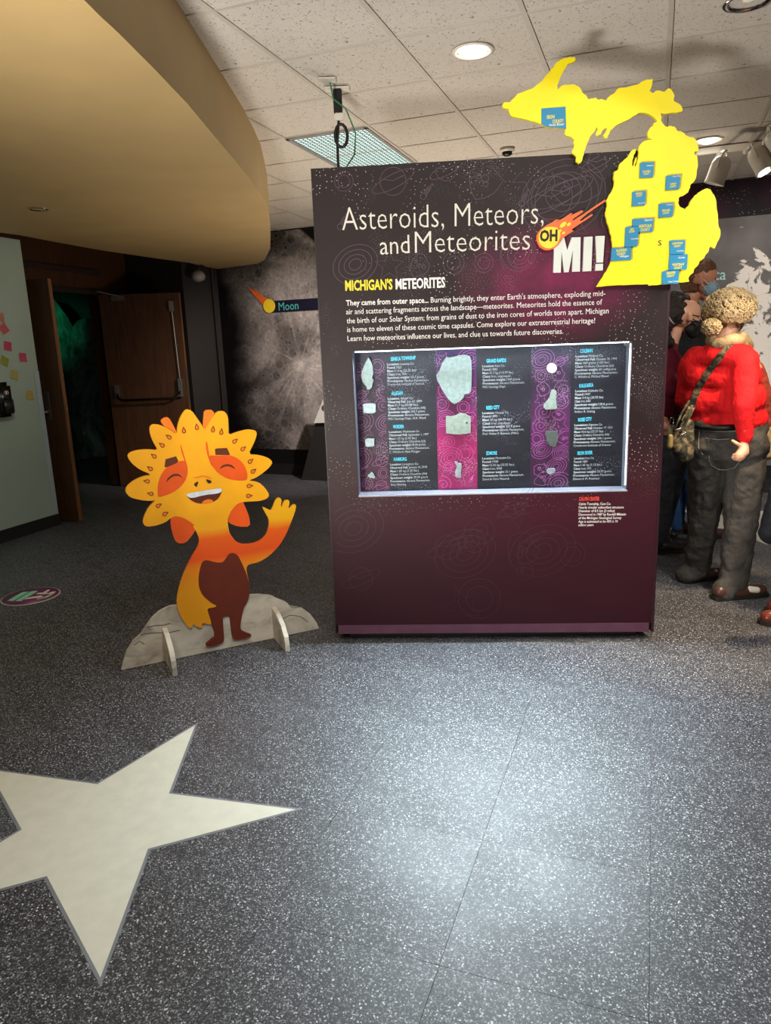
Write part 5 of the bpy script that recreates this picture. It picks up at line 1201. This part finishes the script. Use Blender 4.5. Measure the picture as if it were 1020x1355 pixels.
for sgn in (1, -1):
    c = hB+fB*.105+rB*.032*sgn+UPV*.008
    add_tube(bm, [c+rB*.026*math.cos(a)+UPV*.020*math.sin(a) for a in [k*PI/6 for k in range(13)]], .0022, 6)
    add_tube(bm, [c+rB*.026*sgn, hB+fB*.0+rB*.088*sgn+UPV*.012], .0022, 6)
bm_obj('glasses', bm, M_BLACK, B, True)
shoe(B, pb_(868, 727, 4.55)*1+Vector((0, 0, 0)) if False else (atz(868, 733)-B.location), atz(906, 730)-B.location, .10, M_BOOT, .046, 'boot'); shoe(B, Vector((.02, .10, 0))-Vector((.0, 0, 0)), Vector((.26, .13, 0)), .10, M_BOOT, .045, 'boot')
kc = thing('key_lanyard', 'silver carabiner with keys hanging at the hip of the person in maroon', 'keys', pb_(889, 556, 4.33)+B.location)
bm = bmesh.new(); add_tube(bm, [Vector((.012*math.cos(a), 0, -.01+.028*math.sin(a))) for a in [k*PI/6 for k in range(13)]], .003, 6); bm_obj('carabiner', bm, M_CHROME, kc, True)
bm = bmesh.new(); add_box(bm, (.0, 0, -.07), (.035, .01, .05), None, .003); add_box(bm, (.012, -.006, -.055), (.02, .004, .05), None, .001); bm_obj('key_bundle', bm, mat('pale_key_tag', 'a8ab84', .6), kc)

# ---- man with blue mask
Cc = thing('person', 'tall person with short brown hair and a light blue surgical mask behind the map', 'person', (2.29, 5.02, 0))
pc = lambda x, y, Y: at(x, y, Y)-Cc.location
hC = pc(925, 371, 4.94); fC = Vector((.90, -.25, -.28))
torC = [(pc(888, 425, 5.05), .075, pc(930, 425, 4.95), .075), (pc(893, 465, 5.04), .115, pc(928, 465, 4.97), .118), (pc(897, 510, 5.03), .11, pc(926, 510, 4.98), .112), (pc(899, 545, 5.03), .11, pc(924, 545, 4.98), .11), (pc(908, 415, 5.0), .07, pc(912, 405, 4.98), .06)]
aC = [(pc(932, 432, 4.93), .06, pc(936, 490, 4.93), .05), (pc(936, 490, 4.93), .048, pc(930, 525, 4.83), .036), (pc(884, 432, 5.07), .06, pc(880, 490, 5.07), .05), (pc(880, 490, 5.07), .048, pc(895, 525, 4.95), .036)]
lC = [(pc(903, 560, 5.03), .11, pc(922, 560, 4.98), .11), (pc(920, 585, 4.97), .085, pc(918, 640, 4.97), .06), (pc(918, 640, 4.97), .06, pc(919, 695, 5.02), .048), (pc(903, 585, 5.05), .085, pc(898, 640, 5.1), .06), (pc(898, 640, 5.1), .06, pc(896, 695, 5.12), .048)]
blob('body', shrink(torC+aC+lC)+head_caps(hC, fC, 1.08)+[(pc(907, 415, 4.99), .058, pc(914, 392, 4.96), .056)]+[(pc(930, 525, 4.83), .03, pc(926, 532, 4.8), .03), (pc(895, 525, 4.95), .03, pc(901, 532, 4.93), .03)], .006, M_SKIN3, Cc, 3)
eyes(Cc, hC, fC, 1.08)
blob('dark_jacket', torC+aC, .010, M_CHAR, Cc, 4, .016, .07); blob('blue_jeans', lC, .010, M_BLUE, Cc, 4, .012, .06)
rC = fC.cross(UPV).normalized()
blob('short_hair', [(hC-fC*.030+UPV*.042, .098, hC+fC*.015+UPV*.060, .086), (hC-fC*.045+UPV*.0, .092, hC-fC*.05+UPV*-.045, .066), (hC+fC*.055+UPV*.082, .034, hC+fC*.02+UPV*.090, .05)], .007, mat('short_brown_hair', '644028', .6, var=.35, scale=60, bump=.8, bscale=150), Cc, 2, .014, .02)
t = NT('surgical_mask'); pz = t.sep()[2]; wv = t.n.new('ShaderNodeTexWave'); wv.bands_direction = 'Z'; wv.inputs['Scale'].default_value = 26; t.put(wv.inputs[0], t.co()); t.fin(hexc('8fb0c6'), .8); t.bump(wv.outputs[0], .6, .004)
blob('surgical_mask', [(hC+fC*.068+rC*.035+UPV*-.04, .050, hC+fC*.068-rC*.035+UPV*-.04, .050), (hC+fC*.085+UPV*-.045, .046, hC+fC*.075+UPV*-.10, .040), (hC+fC*.10+UPV*-.015, .03, hC+fC*.10+UPV*-.06, .036)], .006, t.m, Cc, 3)
bm = bmesh.new()
for z1_, z2_ in ((-.02, .01), (-.07, -.025)): add_tube(bm, [hC+fC*.05+rC*.078+UPV*z1_, hC-fC*.0+rC*.10+UPV*z2_], .0025, 6)
bm_obj('mask_loop', bm, M_WHITE, Cc)
h0 = (pc(919, 700, 5.0)); shoe(Cc, Vector((h0.x-.04, h0.y-.02, 0)), Vector((h0.x+.22, h0.y-.05, 0)), .08, M_SHOE); h1 = pc(896, 700, 5.12); shoe(Cc, Vector((h1.x-.04, h1.y, 0)), Vector((h1.x+.22, h1.y-.02, 0)), .08, M_SHOE)

# ---- person entering at the right edge
ep = atz(1018, 838)
E_ = thing('person', 'person in black clothes and reddish brown shoes mostly cut off at the right picture edge', 'person', (ep.x+.28, ep.y+.12, 0))
def pe(x, y, z): return Vector((x, y, z))
# torso leans just outside the frame; jacket front edge reaches the frame edge
eo = E_.location
jx = at(1014, 465, eo.y).x-eo.x
torE = [(pe(-.02, .1, 1.32), .07, pe(.05, -.16, 1.32), .07), (pe(-.02, .06, 1.16), .12, pe(.03, -.08, 1.16), .125), (pe(0, .05, .98), .13, pe(.02, -.06, .98), .13)]
aE = [(pe(.02, .2, 1.30), .058, pe(0, .23, 1.03), .048), (pe(0, .23, 1.03), .046, pe(-.03, .18, .82), .036), (pe(.05, -.22, 1.30), .058, pe(.06, -.25, 1.03), .048), (pe(.06, -.25, 1.03), .046, pe(0, -.22, .82), .036)]
lE = [(pe(0, .06, .86), .12, pe(.02, -.07, .86), .12), (pe(0, .08, .8), .09, pe(.02, .09, .45), .065), (pe(.02, .09, .45), .062, pe(.05, .10, .10), .05), (pe(.02, -.09, .8), .09, pe(-.02, -.11, .45), .065), (pe(-.02, -.11, .45), .062, pe(-.10, -.12, .10), .05)]
hE = pe(-.0, -.02, 1.52); fE = Vector((-.9, .4, 0))
blob('body', shrink(torE+aE+lE)+head_caps(hE, fE, 1.0)+[(pe(.02, -.02, 1.36), .05, pe(.0, -.02, 1.45), .048)]+[(pe(-.03, .18, .80), .028, pe(-.03, .17, .74), .03), (pe(0, -.22, .80), .028, pe(-.01, -.21, .74), .03)], .008, M_SKIN, E_, 3)
eyes(E_, hE, fE)
blob('black_jacket', torE+aE, .011, M_NAVY, E_, 4, .016, .07); blob('black_trousers', lE, .011, M_CHAR, E_, 4, .012, .06)
blob('hair', [(hE-fE*.03+UPV*.045, .092, hE+fE*.02+UPV*.06, .082), (hE-fE*.045, .08, hE-fE*.05+UPV*-.04, .06)], .009, M_DH, E_, 3, .02, .03)
tp = atz(1002, 824)-eo; hl = Vector((-.08, -.13, 0))
shoe(E_, Vector((tp.x+.27, tp.y-.10, 0)), Vector((tp.x, tp.y, 0)), .085, M_SHOER, .050); shoe(E_, Vector((.09, .10, 0)), Vector((-.16, .16, 0)), .08, M_SHOER, .048)
bE = thing('hand_bag', 'black soft bag hanging at the right picture edge', 'bag', at(1017, 680, eo.y+.12))
bE.location = at(1024, 680, eo.y-.22)
blob('bag_body', [(pe(0, 0, .10), .03, pe(-.0, 0, -.08), .055), (pe(-.015, 0, -.09), .045, pe(.10, 0, -.12), .05), (pe(.02, 0, .10), .035, pe(.12, 0, .02), .05)], .008, M_NAVY, bE, 3, .01, .05)
hp_ = eo+pe(-.01, -.21, .76)-bE.location
tube('bag_strap', [(.02, 0, .10), (.02+(hp_.x-.02)*.3, hp_.y*.3, .10+(hp_.z-.10)*.5), tuple(hp_), (.06+(hp_.x-.06)*.6, hp_.y*.5, .08+(hp_.z-.08)*.5), (.07, 0, .05)], .008, M_NAVY, bE)
